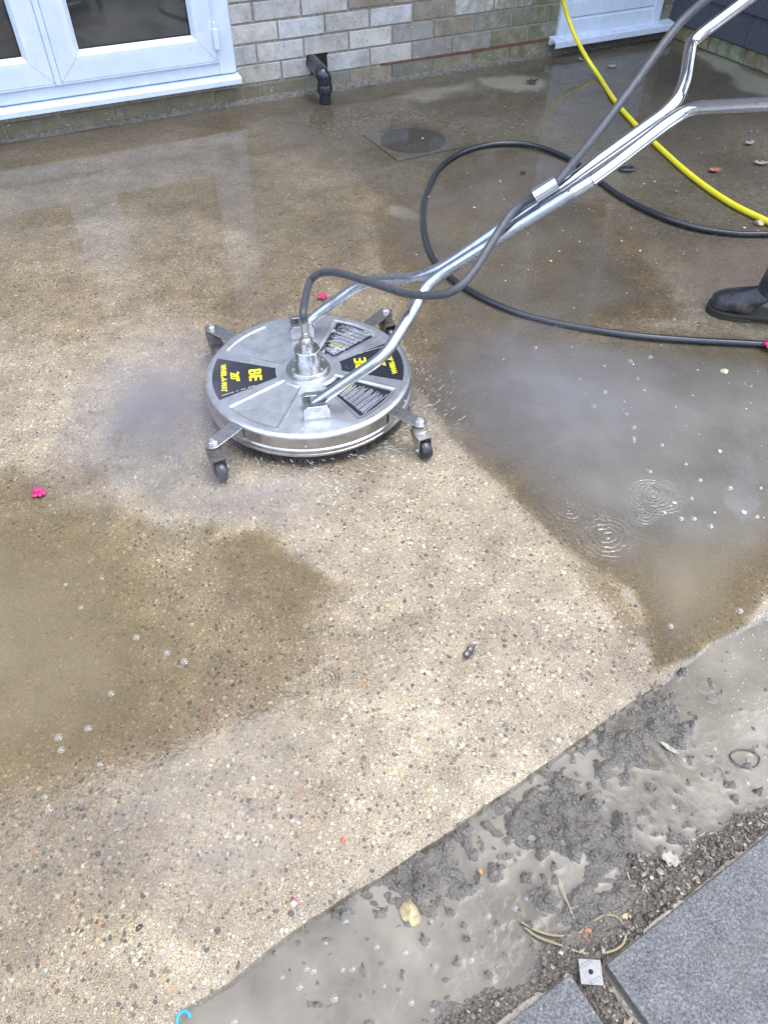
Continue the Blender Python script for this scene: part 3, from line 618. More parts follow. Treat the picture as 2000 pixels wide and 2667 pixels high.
# --- tile-hung return wall
ext=empty('tile_hung_wall',RP(0,0),0,label='dark grey tile-hung wall on a low brick plinth, right corner',cat='wall'); bpy.context.view_layer.update()
EXL=1.52; EXH=5.0
HOLES=[]
MR=frame_m(WC,RD,RN,(0,0,1))
t2=lambda s,z:tuple(c*random.uniform(.85,1.15) for c in random.choice([(.36,.35,.27),(.33,.31,.25),(.40,.38,.33)]))
dp(obj('plinth',brickwall(MR,.02,EXL,1,lambda *a:False,t2,lambda s,z:.75,bp=.278,bc=.082,first=.345-.278*2,depth=.024),M['brick']),ext)
bm=bmesh.new(); wbox(bm,.0,EXL,-.1,EXH,-.2,.004,True); dp(obj('mortar',bm,M['mortar']),ext)
bm=bmesh.new(); tw=.305; th=.145
for r in range(34):
    s=.005+(.5*tw if r%2 else 0)-tw
    while s<EXL:
        a,b=max(s,.013),min(s+tw-.003,EXL); s+=tw
        if b-a<.03: continue
        z0=.088+r*th; j=random.uniform(-.0015,.0015)
        prism(bm,[(.030+j,z0),(.042+j,z0+.0005),(.026+j,z0+th+.02),(.016+j,z0+th+.02)],a,b,frame_m(WC,RN,(0,0,1),RD))
dp(obj('hung_tiles',bm,M['tile']),ext)
bm=bmesh.new(); wbox(bm,EXL+.002,2.75,2.75,EXH,-.2,.035,True); dp(obj('unseen_overhang',bm,M['tile'],bevel=.01),ext)  # oversailing storey added out of view to shape the right puddle's reflection
bm=bmesh.new(); wbox(bm,-.0,2.85,EXH+.04,EXH+.2,-.3,.3,True); dp(obj('fascia',bm,M['fascia']),ext)

# --- drain pipe
dpipe=empty('drain_pipe',G(848,265),0,label='black plastic elbow drain pipe coming out of the brick wall',cat='pipe'); bpy.context.view_layer.update()
gb=G(848,268); q0=wpx(808,158,-.01); q1=wpx(826,176,.045); off=float(np.dot(np.array(gb)-W0,WN)); 
top=Vector((gb.x,gb.y,.110))
bm=bmesh.new(); pth=catmull([q0,wpx(820,168,.04),Vector((top.x-.012,top.y+.008,.128)),top,top-Vector((0,0,.032))],6); tube(bm,pth,.035,20); dp(obj('elbow',bm,M['cable'],auto=40),dpipe)
bm=bmesh.new(); lathe(bm,[(.036,.082),(.038,.078),(.038,.050),(.033,.045)],24,(gb.x,gb.y,0)); dp(obj('collar',bm,M['cable'],auto=30),dpipe)
bm=bmesh.new(); lathe(bm,[(.028,.046),(.028,-.01)],24,(gb.x,gb.y,0)); dp(obj('stub',bm,M['cable'],auto=30),dpipe)
bm=bmesh.new(); tube(bm,catmull([wpx(795,100,.02),wpx(793,135,.022),wpx(797,180,.03),wpx(799,232,.035),wpx(806,233,.05),wpx(828,231,.07)],5),.0012,6); o=obj('dry_stem',bm,M['twig']); tag(o,'thin pale dead stem hanging by the drain pipe','stem')
# --- drain cover in the ground
dc=empty('drain_cover',G(1075,365),0,label='round drain cover set in a square grey surround, flooded',cat='drain cover'); bpy.context.view_layer.update()
c0=G(1075,365); bm=bmesh.new(); lathe(bm,[(.148,-.004),(.148,.0028),(.142,.0036),(.135,.0012),(.128,.0012),(.122,.0033),(.03,.0036),(.0005,.0036)],56,(c0.x,c0.y,0)); dp(obj('lid',bm,plain('cover_metal',(.05,.05,.045),.5,50,.5,.6,.6),auto=30),dc)
bm=bmesh.new(); box(bm,(0,0,-.0022),(.34,.34,.006),Matrix.Translation(c0)@Matrix.Rotation(R_(28),4,'Z')); dp(obj('surround',bm,plain('cover_mortar',(.115,.105,.085),.6,30,.4,.5,.5),bevel=.003),dc)

# ------------------------------------------------------------ surface cleaner
ZT=.100; MA=R_(10); CX,CY=-.2011,1.6069
mc=empty('surface_cleaner',(CX,CY,0),MA,label='round stainless steel pressure-washer surface cleaner with long tube handle and four castors',cat='floor cleaner')
def part(name,bm,mat,par=None,**k): return obj(name,bm,mat,par or mc,**k)
def trap(rin,ain,rout,aout,base=0,n=14,rc=0):
    pts=[(rin*math.cos(a),rin*math.sin(a)) for a in np.linspace(R_(base-ain),R_(base+ain),5)]+[(rout*math.cos(a),rout*math.sin(a)) for a in np.linspace(R_(base+aout),R_(base-aout),n)]
    return pts
TR=[trap(.078,20,.246,18,b) for b in (48,-48,132,-132)]
def sdp(Xv,Yv,P):
    D=np.full(Xv.shape,1e9); ins=np.zeros(Xv.shape,bool)
    for i in range(len(P)):
        ax,ay=P[i]; bx,by=P[(i+1)%len(P)]; dx,dy=bx-ax,by-ay; l=dx*dx+dy*dy+1e-12
        t=np.clip(((Xv-ax)*dx+(Yv-ay)*dy)/l,0,1); D=np.minimum(D,np.hypot(Xv-ax-t*dx,Yv-ay-t*dy)); c=((ay>Yv)!=(by>Yv)); xx=ax+(Yv-ay)/(dy if abs(dy)>1e-12 else 1e-12)*dx; ins^=c&(Xv<xx)
    return np.where(ins,D,-D)
rr=np.concatenate([np.linspace(.03,.262,110)]); na=721; th_=np.linspace(0,2*np.pi,na)
Ra=np.tile(rr,na); Ta=np.repeat(th_,len(rr)); xd,yd=Ra*np.cos(Ta),Ra*np.sin(Ta)
sdm=np.maximum.reduce([sdp(xd,yd,P) for P in TR])
zd=ZT-.0021*sst(-.0035,.0045,sdm)+.0003*np.exp(-((sdm+.004)/.0025)**2)+.0015*sst(.06,.052,Ra)+.0006*fbm(xd,yd,14,2,70)
zd=np.concatenate([zd.reshape(na,-1),np.stack([np.full(na,ZT-v) for v in (.0004,.0016,.0042,.009,.0095)],1)],1)
rx=np.concatenate([np.tile(rr,(na,1)),np.stack([np.full(na,v) for v in (.265,.269,.272,.2728,.2728)],1)],1)
tx=np.repeat(th_[:,None],rx.shape[1],1); dk=grid('deck',np.stack([(rx*np.cos(tx)).ravel(),(rx*np.sin(tx)).ravel(),zd.ravel()],1),na,rx.shape[1],M['steel']); dk.parent=mc
bm=bmesh.new(); lathe(bm,[(.2725,ZT-.0095),(.2725,ZT-.041),(.2740,ZT-.042),(.2762,ZT-.044),(.2762,ZT-.050),(.2735,ZT-.0515),(.2735,ZT-.054),(.2770,ZT-.0555),(.2770,ZT-.062),(.270,ZT-.063),(.2675,ZT-.05)],128,cap=False)
part('side_band',bm,M['band'],auto=40)
# skirt brush
bm=bmesh.new(); lathe(bm,[(.266,.04),(.262,.014),(.256,.012),(.255,.04)],96,cap=False)
for k in range(1500):
    a=random.uniform(0,6.283); r=random.uniform(.258,.268); l=random.uniform(0,.014) if random.random()<.85 else random.uniform(0,.03)
    t=random.uniform(-.06,.06); p=Vector((r*math.cos(a),r*math.sin(a),.036)); q=Vector(((r+l)*math.cos(a+t),(r+l)*math.sin(a+t),random.uniform(.002,.010))); w=Vector((-math.sin(a),math.cos(a),0))*.0010
    v=[bm.verts.new(x) for x in (p-w,p+w,q+w*.4,q-w*.4)]; bm.faces.new(v)
part('brush_skirt',bm,plain('brush_bristle',(.035,.032,.03),.6,100,.5,.2))
# stickers
def sticker(base,worn,texts,z,lines):
    e=sp=None
    P=trap(.088,13,.254,21,base) if not worn else trap(.086,16.5,.238,15.5,base)
    if worn is None: pass
    bm=bmesh.new(); prism(bm,P,z,z+.0005); s=part('sticker',bm,M['sticker_worn'] if worn==2 else M['sticker'])
    return s
def txt(s,body,size,rc,rot,z,parent,mat,xs=1.0,off=0.0,bold=.0,smear=0):
    cu=bpy.data.curves.new('t','FONT'); cu.body=body; cu.size=size; cu.align_x='CENTER'; cu.align_y='CENTER'; cu.offset=bold; cu.extrude=.0001
    to=bpy.data.objects.new('t',cu); COL.objects.link(to); bpy.context.view_layer.update()
    me=bpy.data.meshes.new_from_object(to.evaluated_get(bpy.context.evaluated_depsgraph_get())); bpy.data.objects.remove(to)
    Mx=Matrix.Rotation(rot,4,'Z')@Matrix.Translation((0,0,z))@Matrix.Diagonal((1,1,1,1))
    # text frame: letter-up points to the hub (-x local when base at 0), reading direction +y
    Mt=Matrix.Translation((rc,off,0))@Matrix.Rotation(R_(90),4,'Z')@Matrix.Diagonal((xs,1,1,1))
    bt=bmesh.new()
    for i,dx in enumerate((-smear,0,smear)):
        mc_=me.copy(); mc_.transform(Matrix.Translation((dx,0,i*.00007))); bt.from_mesh(mc_)
    bt.to_mesh(me); bt.free()
    me.transform(Mx@Mt); me.materials.clear(); me.materials.append(mat); o=bpy.data.objects.new('lettering',me); COL.objects.link(o); o.parent=parent
for base in (180,0):
    s=sticker(base,0,None,ZT+.0004,0); rt=R_(base)
    txt(s,'BE',.046,.143,rt,ZT+.0011,s,M['ink_yellow'],1.05,0,.0007,.0011)
    txt(s,'20"',.032,.196,rt,ZT+.0011,s,M['ink_yellow'],.95,0,.0005,.0008)
    txt(s,'WHIRL-A-WAY',.0205,.224,rt,ZT+.0011,s,M['ink_yellow'],.86,0,.0003,.0005)
    bm=bmesh.new(); a=R_(base+18.0)
    for k in range(14):
        r0=.155+k*.0065; 
        if random.random()<.12: continue
        box(bm,(r0,0,0),(.0055,.0016,.0002),Matrix.Rotation(a,4,'Z')@Matrix.Translation((0,.0045 if 0 else -.0,ZT+.0010)))
    obj('small_print',bm,M['ink_white'],s)
def info(base,worn):
    s=sticker(base,worn,None,ZT-.0021,0); P=trap(.090,15,.234,14,base); rt=Matrix.Rotation(R_(base),4,'Z')
    yb=bmesh.new(); wb=bmesh.new()
    r=.098; k=0
    while r<.230:
        hw=r*math.tan(R_(13.2)); y=-hw+random.uniform(0,.004)
        end=hw*(random.uniform(.55,1) if k%5 else .4)
        while y<end:
            l=random.uniform(.003,.009); l=min(l,end-y)
            if l<.001: break
            tgt=yb if (k in (8,9) and abs(y)<hw*.6) else wb
            Mz=rt@Matrix.Translation((0,0,ZT-.0014)); box(tgt,(r,y+l/2,0),(.0012 if tgt is wb else .0017,l,.0002),Mz); y+=l+random.uniform(.0006,.0016)
        r+=.0034 if k%4 else .0056; k+=1
    obj('small_print',wb,M['ink_white'],s); obj('warning_print',yb,M['ink_yellow'],s)
info(48,2); info(-48,1)
# hub
hub=empty('swivel_hub',(0,0,ZT)); hub.parent=mc
def hpart(n,prof,mat,seg=40): 
    bm=bmesh.new(); lathe(bm,prof,seg); o=obj(n,bm,mat,hub,auto=22); return o
hpart('flange',[(.060,.0),(.060,.0015),(.0535,.003),(.053,.0145),(.0515,.016),(.0345,.016)],M['alu'])
hpart('swivel_body',[(.0340,.0155),(.0340,.066),(.0325,.068),(.012,.068)],M['alu'])
hpart('neck',[(.0185,.067),(.0185,.088),(.0178,.092),(.0135,.100),(.0120,.101)],M['alu'],24)
hpart('hex_fitting',[(.0112,.100),(.0112,.114),(.0092,.118),(.0092,.120)],M['zinc'],6)
hpart('ferrule',[(.0088,.119),(.0108,.1215),(.0108,.150),(.0102,.152)],M['zinc'],12)
for k in range(6):
    a=R_(30+60*k-10); bm=bmesh.new(); lathe(bm,[(.0042,.0158),(.0042,.0175),(.0030,.0176),(.0024,.0165)],12,(.0435*math.cos(a),.0435*math.sin(a),0)); obj('bolt',bm,M['zinc'],hub,auto=30)
bm=bmesh.new(); box(bm,(.003,-.025,.0705),(.007,.006,.007)); obj('grease_nipple',bm,M['zinc'],hub,bevel=.0015)
# brackets
for sgn in (-1,1):
    br=empty('handle_bracket',(0,sgn*.178,ZT)); br.parent=mc; br.scale=(1.2,1.15,1.2)
    bm=bmesh.new(); box(bm,(0,0,.002),(.054,.052,.004)); obj('base_plate',bm,M['alu'],br,bevel=.0008)
    for t in (-1,1):
        bm=bmesh.new(); prism(bm,[(-.027,.004),(.027,.004),(.027,.024),(.022,.032),(-.020,.032),(-.027,.026)],t*.0200-.0075,t*.0200+.0075,frame_m((0,0,0),(1,0,0),(0,0,1),(0,-1,0))); obj('cheek',bm,M['alu'],br,bevel=.001)
    bm=bmesh.new(); Mx=frame_m((0,-.0285,.017),(1,0,0),(0,0,1),(0,1,0)); lathe(bm,[(.0045,-.0005),(.0045,.057)],14,M=Mx); obj('pin',bm,M['zinc'],br,auto=30)
# castors
for base in (45,-46,135,-136):
    ca=empty('castor',(0,0,0),R_(base)); ca.parent=mc
    bm=bmesh.new(); PR=.358; w=.0195; pts=[(.274,-w),(PR,-w)]+[(PR+w*math.sin(a),-w*math.cos(a)) for a in np.linspace(.2,math.pi-.2,9)]+[(PR,w),(.274,w)]
    prism(bm,pts,ZT-.0075,ZT-.0045); box(bm,(.2755,0,ZT-.024),(.003,.033,.036)); obj('arm',bm,M['alu'],ca,bevel=.0006)
    bm=bmesh.new(); lathe(bm,[(.0115,ZT-.0045),(.0115,ZT+.0015),(.0092,ZT+.0028)],6,(PR,0,0)); lathe(bm,[(.008,ZT+.002),(.008,ZT+.0062),(.005,ZT+.0068),(.005,ZT+.005)],16,(PR,0,0)); obj('nut',bm,M['zinc'],ca,auto=30)
    sp=empty('swivel_fork',(PR,0,0),R_(-64)-R_(base)-MA); sp.parent=ca; sp.scale=(1.16,1.16,1.0)
    bm=bmesh.new(); lathe(bm,[(.010,.0925),(.010,.086),(.0165,.084),(.0175,.078),(.0165,.074),(.0135,.073),(.0165,.071),(.0165,.067),(.010,.066)],28)
    fo=.022
    prism(bm,[(-.014,-.0155),(.028,-.0155),(.028,.0155),(-.014,.0155)],.062,.066)
    for t in (-1,1): prism(bm,[(-.014,.065),(.028,.065),(.030,.045),(fo+.007,.020),(fo-.006,.020),(-.002,.042)],t*.0145-.001,t*.0145+.001,frame_m((0,0,0),(1,0,0),(0,0,1),(0,-1,0)))
    lathe(bm,[(.004,-.019),(.004,.019)],12,M=frame_m((fo,0,.027),(1,0,0),(0,0,1),(0,-1,0)))
    obj('fork',bm,M['darkmetal'] if base!=-46 else M['zinc'],sp,auto=30)
    bm=bmesh.new(); lathe(bm,[(.008,-.0115),(.019,-.0115),(.024,-.0105),(.0265,-.006),(.0272,0),(.0265,.006),(.024,.0105),(.019,.0115),(.008,.0115)],36,M=frame_m((fo,0,.0272),(1,0,0),(0,0,1),(0,-1,0))); obj('wheel',bm,M['wheel'],sp,auto=35)
# rivets on band
for a in (-88,-20,-150,60,120):
    bm=bmesh.new(); Mx=Matrix.Rotation(R_(a-10),4,'Z')@frame_m((.2722,0,ZT-.033),(0,1,0),(0,0,1),(1,0,0)); lathe(bm,[(.0042,0),(.0036,.0018),(.001,.0024)],12,M=Mx); part('rivet',bm,M['zinc'],auto=40)
# handle: photo tube bends lie in the tilted plane through the bracket pins
TH=R_(34); AX=np.array([-math.sin(MA),math.cos(MA),0]); PX=np.array([math.cos(MA),math.sin(MA),0]); HD=PX*math.cos(TH)+np.array([0,0,math.sin(TH)]); HN=np.cross(HD,AX)
if HN[2]<0: HN=-HN
HM=np.array([CX,CY,ZT+.018])
def HP(x,y,off=0): return onplane(x,y,HM+HN*off,HN)
bpy.context.view_layer.update(); MI=mc.matrix_world.inverted()
h0=HP(2000,270); gr=HP(1946,0)
front=[(818,1052),(1002,926),(1082,800),(1103,752),(1148,714),(1560,458),(1736,321),(1800,281)]
back=[(800,845),(822,822),(925,746),(975,728),(1090,724),(1165,690),(1505,455),(1728,296),(1762,262),(1783,212),(1799,112),(1830,84)]
fp=[HP(*p) for p in front]; bp_=[HP(*p) for p in back]
fe=HP(2000,270); fe2=fe+(fe-fp[-1]).normalized()*.16; be=HP(1946,-2); be2=be+(be-bp_[-1]).normalized()*.16
def sect(pts,r0,name,mat,rad):
    bm=bmesh.new(); pl=fillet([MI@p for p in pts],.035,7); tube(bm,pl,rad,18); return part(name,bm,mat,smooth=True,auto=50)
jt_f,jt_b=HP(1541,471),HP(1513,451)
def cutat(a,b,x): # point on pixel segment
    t=(x-a[0])/(b[0]-a[0]); return HP(x,a[1]+t*(b[1]-a[1]))
fj=cutat(front[4],front[5],1548) if False else HP(1548,466); 
fj=cutat(front[4],front[5],1540); bj=cutat(back[5],back[6],1490); bj=cutat(back[5],back[6],1500)
sect(fp[:5]+[fj],0,'lower_tube',M['worn_tube'],.0146); sect(bp_[:6]+[bj],0,'lower_tube',M['worn_tube'],.0146)
sect([fj]+[cutat(front[5],front[6],1600)]+fp[6:]+[fe,fe2],0,'upper_tube',M['bright'],.0138); sect([bj]+[cutat(back[6],back[7],1560)]+bp_[7:]+[be,be2],0,'upper_tube',M['bright'],.0138)
for e,e2 in ((fe,fe2),(be,be2)):
    d_=(e2-e).normalized(); bm=bmesh.new(); tube(bm,[MI@(e2-d_*.12),MI@(e2+d_*.005)],.0155,16); part('grip',bm,M['rubber_black'],auto=40)
# joint collars, painted hole, hose sleeve
for j,a_,b_2 in ((fj,front[4],front[5]),(bj,back[5],back[6])):
    bm=bmesh.new(); d_=(HP(*b_2)-HP(*a_)).normalized(); tube(bm,[MI@(j-d_*.045),MI@(j)],.0154,18); part('joint_collar',bm,M['bright'],auto=40)
hq=HP(1480,497,.012); bm=bmesh.new(); q=MI@hq; nn_=(MI.to_3x3()@Vector(HN)); lathe(bm,[(.0035,-.004),(.0035,.0015)],12,M=Matrix.Translation(q)@nn_.to_track_quat('Z','Y').to_matrix().to_4x4()); part('bolt_hole_shade',bm,M['near_black'])  # solid near-black disc, stands for the shade inside a bolt hole
s_a=HP(1391,512,.033); s_b=HP(1448,474,.033)
s_b=s_a+(HP(1560,458)-HP(1148,714)).normalized()*(s_b-s_a).length
bm=bmesh.new(); seg=24; d_=(s_b-s_a).normalized(); u=d_.orthogonal().normalized(); w_=d_.cross(u); ringsv=[]
for P0,rad in ((s_a,.0175),(s_b,.0175),(s_b,.0158),(s_a,.0158)):
    ringsv.append([bm.verts.new(MI@(P0+(u*math.cos(6.2832*k/seg)+w_*math.sin(6.2832*k/seg))*rad)) for k in range(seg)])
for i in range(4):
    r1,r2=ringsv[i],ringsv[(i+1)%4]
    for k in range(seg): bm.faces.new((r1[k],r1[(k+1)%seg],r2[(k+1)%seg],r2[k]))
part('hose_sleeve',bm,M['bright'],auto=40)

# ------------------------------------------------------------ hoses
hub_top=mc.matrix_world@Vector((0,0,ZT+.146))
P=[hub_top,hub_top+Vector((0,0,.03)),HP(804,742,.098),HP(822,718,.10),HP(850,709,.10),HP(895,714,.095),HP(985,742,.07),HP(1060,765,.055),HP(1130,769,.05),HP(1185,755,.045),HP(1230,710,.04),HP(1275,640,.035),HP(1320,570,.032),HP(1355,535,.030),s_a,(s_a+s_b)/2,s_b,HP(1490,427,.036),HP(1560,340,.045),HP(1650,220,.05),HP(1730,110,.05),HP(1785,45,.05),HP(1870,-25,.05),HP(1960,-80,.04)]
bm=bmesh.new(); tube(bm,catmull(P,7),.0098,16); tag(obj('pressure_hose',bm,M['rubber_grey'],smooth=True),'dark grey rubber hose running from the hub through the sleeve up along the handle','hose')
P=[G(*p,.011) for p in [(2500,560),(2200,605),(2000,609),(1900,606),(1800,590),(1700,555),(1600,500),(1500,423),(1400,382),(1310,374),(1220,388),(1150,430),(1112,500),(1103,570),(1115,640),(1150,702),(1230,762),(1350,815),(1500,850),(1700,880),(2000,898),(2300,915)]]
P=[p+Vector((0,0,.002*math.sin(i*1.7))) for i,p in enumerate(P)]
bm=bmesh.new(); tube(bm,catmull(P,9),.0105,16); tag(obj('black_hose',bm,M['rubber_black'],smooth=True),'black rubber hose looped on the wet patio under the handle','hose')
gw=lambda x,y,off: wpx(x,y,off)
P=[G(*p,.012) for p in [(2400,760),(2150,655),(2000,578),(1900,528),(1800,458),(1710,378),(1650,320),(1600,262),(1560,200)]]
off0=float(np.dot(np.array(P[-1])-W0,WN)); P+=[gw(1527,150,off0*.75),gw(1500,100,off0*.5),gw(1480,50,off0*.35),gw(1464,-5,off0*.3),gw(1440,-90,off0*.3)]
bm=bmesh.new(); tube(bm,catmull(P,9),.0108,16); tag(obj('yellow_hose',bm,M['yellow'],smooth=True),'bright yellow hosepipe crossing from the louvred door to the right edge','hose')

# ------------------------------------------------------------ debris
def crumple(name,p,size,mat,label,cat,n=9,flat=.35,group=None,seed=0):
    rnd=random.Random(seed); bm=bmesh.new()
    for k in range(n):
        a=6.283*k/n+rnd.uniform(-.3,.3); r0=size*.2; r1=size*rnd.uniform(.7,1.1); w=size*.42; up=rnd.uniform(.2,1)*size*flat
        c,s=math.cos(a),math.sin(a)
        def P_(r,t,z): return bm.verts.new((r*c-t*s,r*s+t*c,z))
        rows=[[P_(0+r0*.2,-w*.15,size*.08),P_(r0*.2,w*.15,size*.08)],[P_(r1*.5,-w*.6,up*.8),P_(r1*.5,w*.6,up*.9)],[P_(r1*.85,-w*.55,up*.9+rnd.uniform(-.1,.1)*size),P_(r1*.85,w*.5,up*.6)],[P_(r1,-w*.2,up*.5),P_(r1,w*.25,up*.7)]]
        for q,r in zip(rows,rows[1:]): bm.faces.new((q[0],q[1],r[1],r[0]))
    name=cat; o=obj(name,bm,mat,smooth=True); o.location=p; so_=o.modifiers.new('thick','SOLIDIFY'); so_.thickness=size*.04; tag(o,label,cat,group); return o
crumple('petal_cluster',G(102,1284,.006),.019,M['pink'],'crumpled bright pink flower lying on the flooded left side','flower',11,.4,seed=1)
crumple('petal_cluster',G(840,776,.006),.018,M['pink'],'deep pink crumpled flower behind the cleaner beside the tube','flower',10,.9,seed=2)
crumple('petal',G(893,784,.005),.009,M['pink'],'small loose pink petal right of the flower behind the cleaner','petal',4,.2,seed=3)
crumple('petal_cluster',G(2003,905,.014),.022,M['pink'],'bright pink flower against the hose at the right edge','flower',11,.7,seed=4)
crumple('petal',G(765,2340,.006),.0035,M['pink'],'tiny pink petal near the lower patio edge','petal',4,.3,seed=5)
crumple('petal',G(538,1848,.006),.003,M['pink'],'tiny crimson petal on the left puddle rim','petal',4,.3,seed=6)
for i,(x,y,s,l) in enumerate([(1597,127,.012,'purple petal in the corner below the louvred door'),(1816,362,.010,'purple petal beside the handle grips, left one'),(1953,342,.010,'purple petal near the right edge, right one'),(1788,459,.010,'lilac petal on the patio near the yellow hose')]):
    crumple('petal',G(x,y,.004),s,M['purple'],l,'petal',5,.35,seed=10+i)
def leafmesh(name,p,L_,W_,mat,label,cat,rz=0,curl=.25,group=None,seed=0,lobes=0):
    rnd=random.Random(seed); bm=bmesh.new(); n=10; rws=[]
    for i in range(n+1):
        t=i/n; w=W_*math.sin(math.pi*min(1,t*.96+.02))**.8*(1+lobes*math.sin(t*18+seed))*.5; x=(t-.5)*L_; zc=curl*L_*(t-.5)**2*2+rnd.uniform(-.03,.03)*L_
        rws.append([bm.verts.new((x,-w,zc+.15*w)),bm.verts.new((x,-w*.5,zc)),bm.verts.new((x,0,zc-.05*W_)),bm.verts.new((x,w*.5,zc+.05*W_)),bm.verts.new((x,w,zc+.25*w))])
    for a,b in zip(rws,rws[1:]):
        for k in range(4): bm.faces.new((a[k],a[k+1],b[k+1],b[k]))
    name=cat.replace(' ','_'); o=obj(name,bm,mat,smooth=True); o.location=p; o.rotation_euler=(0,0,rz); m=o.modifiers.new('t','SOLIDIFY'); m.thickness=.0006; tag(o,label,cat,group); return o
leafmesh('leaf',G(1222,1700,.006),.042,.018,M['dark_leaf'],'dark wet curled leaf on the clean sandy concrete','leaf',R_(55),.2,seed=2,lobes=.25)
leafmesh('leaf',G(1860,443,.006),.055,.035,M['orange'],'orange brown leaf on the dirty patio right of the yellow hose','leaf',R_(10),.2,seed=3,lobes=.3)
leafmesh('leaf',G(1981,425,.006),.06,.03,M['white'],'torn white scrap near the right edge','scrap',R_(-15),.3,seed=4,lobes=.4)
leafmesh('leaf',G(1950,373,.006),.045,.03,M['white'],'pale torn scrap beside the purple petal at right','scrap',R_(15),.3,seed=5,lobes=.5)
leafmesh('leaf',G(1591,173,.006),.06,.03,M['white'],'small white leaf scrap on the patio between the hoses','scrap',R_(25),.2,seed=6,lobes=.6)
leafmesh('leaf',G(1512,155,.006),.05,.02,M['white'],'pale folded leaf beside the foot of the yellow hose','leaf',R_(100),.2,seed=7)
leafmesh('leaf',G(1333,333,.008),.02,.018,M['orange'],'little orange leaf fragment beside the black hose loop','leaf',R_(30),.3,seed=8)
leafmesh('leaf',G(1362,449,.008),.03,.024,M['dark_leaf'],'small dark clod inside the black hose loop','clod',R_(30),.3,seed=9,lobes=.5)
leafmesh('leaf',G(1385,212,.008),.07,.04,M['dark_leaf'],'dark brown leaf on the pale patch by the wall','leaf',R_(20),.2,seed=10,lobes=.5)
leafmesh('leaf',G(1533,2437,-.004),.020,.018,M['orange'],'reddish brown leaf scrap inside the string loop','leaf',R_(100),.3,seed=11,lobes=.3)
leafmesh('leaf',G(1628,2390,-.003),.013,.010,plain('tan_chip',(.5,.33,.18),.5,90,.2,.3),'tan seed husk at the top of the string loop','husk',R_(60),.3,seed=12)
leafmesh('leaf',G(1746,2238,.002),.030,.022,M['white'],'cream broken leaf lying on the dark soil','leaf',R_(-20),.15,seed=13,lobes=.35)
leafmesh('leaf',G(1742,1948,-.008),.038,.009,M['white'],'pale wood splinter lying in the mud','splinter',R_(-40),.1,seed=14)
leafmesh('leaf',G(2095-100,2395-5,.003),.0001,.0001,M['white'],'x','x') if False else None
# yellow stone
def rock(name,p,s,mat,label,cat,seed,group=None,sc=(1,1,1)):
    rnd=random.Random(seed); bm=bmesh.new(); bmesh.ops.create_icosphere(bm,subdivisions=2,radius=1)
    pl=[(Vector((rnd.uniform(-1,1),rnd.uniform(-1,1),rnd.uniform(-.5,1))).normalized(),rnd.uniform(.6,.85)) for _ in range(9)]
    for v in bm.verts:
        for n_,d in pl:
            e=v.co.dot(n_)-d
            if e>0: v.co-=n_*e
        v.co=Vector((v.co.x*sc[0],v.co.y*sc[1],v.co.z*sc[2]))*s
    o=obj(name,bm,mat,auto=25); o.location=p; o.rotation_euler=(0,0,rnd.uniform(0,6)); return tag(o,label,cat,group)
rock('stone',G(1068,2378,-.010),.020,M['stone'],'yellow-brown angular stone sitting in the muddy water','stone',3,sc=(1.15,.8,.75))
rock('pebble',G(1250,2271,-.010),.006,plain('amber_pebble',(.45,.25,.06),.3,90,.2,.3,.6),'small amber pebble in the grey mud','pebble',4)
rock('pebble',G(1077,2155,.004),.005,M['white'],'white oval pebble near the patio edge','pebble',5,sc=(1,.6,.5))
rock('pebble',G(893,2188,.005),.0055,plain('red_pebble',(.6,.1,.06),.4,90,.2,.3,.4),'small red pebble set on the aggregate','pebble',6,sc=(1,.8,.5))
rock('pebble',G(363,2415,.004),.0065,M['dark_leaf'],'black pebble in the lower left aggregate','pebble',7,sc=(1,.8,.5))
rock('pebble',G(1885,967,.006),.014,plain('cream_stone',(.5,.46,.3),.5,90,.2,.3,.4),'cream stone in the right puddle below the boot','pebble',8,sc=(1,.8,.5))
rock('stone',G(1975,580,.006),.022,M['stone'],'brown stone next to the yellow hose at the right edge','stone',9,sc=(1,.8,.6))
# string loop
P=[G(1355,2400,-.008),G(1400,2425,-.008),G(1450,2437,-.007),G(1500,2433,-.006),G(1530,2410,-.004),G(1570,2385,-.002),G(1605,2388,-.001),G(1628,2420,-.001),G(1620,2460,-.001),G(1580,2480,-.002),G(1520,2482,-.002),G(1460,2462,-.004),G(1400,2440,-.008),G(1365,2415,-.010)]
bm=bmesh.new(); tube(bm,catmull(P,8),.0019,7); tag(obj('string',bm,M['rope'],smooth=True),'frayed yellowish string looped over the mud beside the slabs','string')
bm=bmesh.new(); tube(bm,catmull([G(1455,2290,-.006),G(1475,2345,-.004),G(1498,2400,-.007)],6),.0011,6); tag(obj('straw',bm,M['twig']),'thin straw stalk leaning above the string loop','straw')
# square spacer
bm=bmesh.new(); box(bm,(0,0,.0012),(.0335,.0335,.0024)); box(bm,(.0,.0115,.0028),(.022,.004,.0012),Matrix.Rotation(.5,4,'Z')); box(bm,(0,-.0115,.0028),(.018,.004,.0012),Matrix.Rotation(.5,4,'Z'))
sp_=empty('slab_spacer',G(1537,2532,-.0015),R_(-3),label='small square grey plastic spacer with centre hole between the slabs',cat='spacer')
obj('plate',bm,M['spacer'],sp_,bevel=.0006); bm=bmesh.new(); lathe(bm,[(.0036,.0024),(.0036,.0027)],14); obj('hole',bm,M['near_black'],sp_)  # centre opening is a dark disc laid on top, its shade painted
# blue ring fragment
bm=bmesh.new(); c_=G(478,2655,.006); tube(bm,[c_+Vector((  .009*math.cos(a),.010*math.sin(a),0)) for a in np.linspace(R_(10),R_(215),18)],.0022,10); tag(obj('plastic_ring',bm,M['blue'],smooth=True),'broken bright blue plastic ring at the bottom edge','ring')
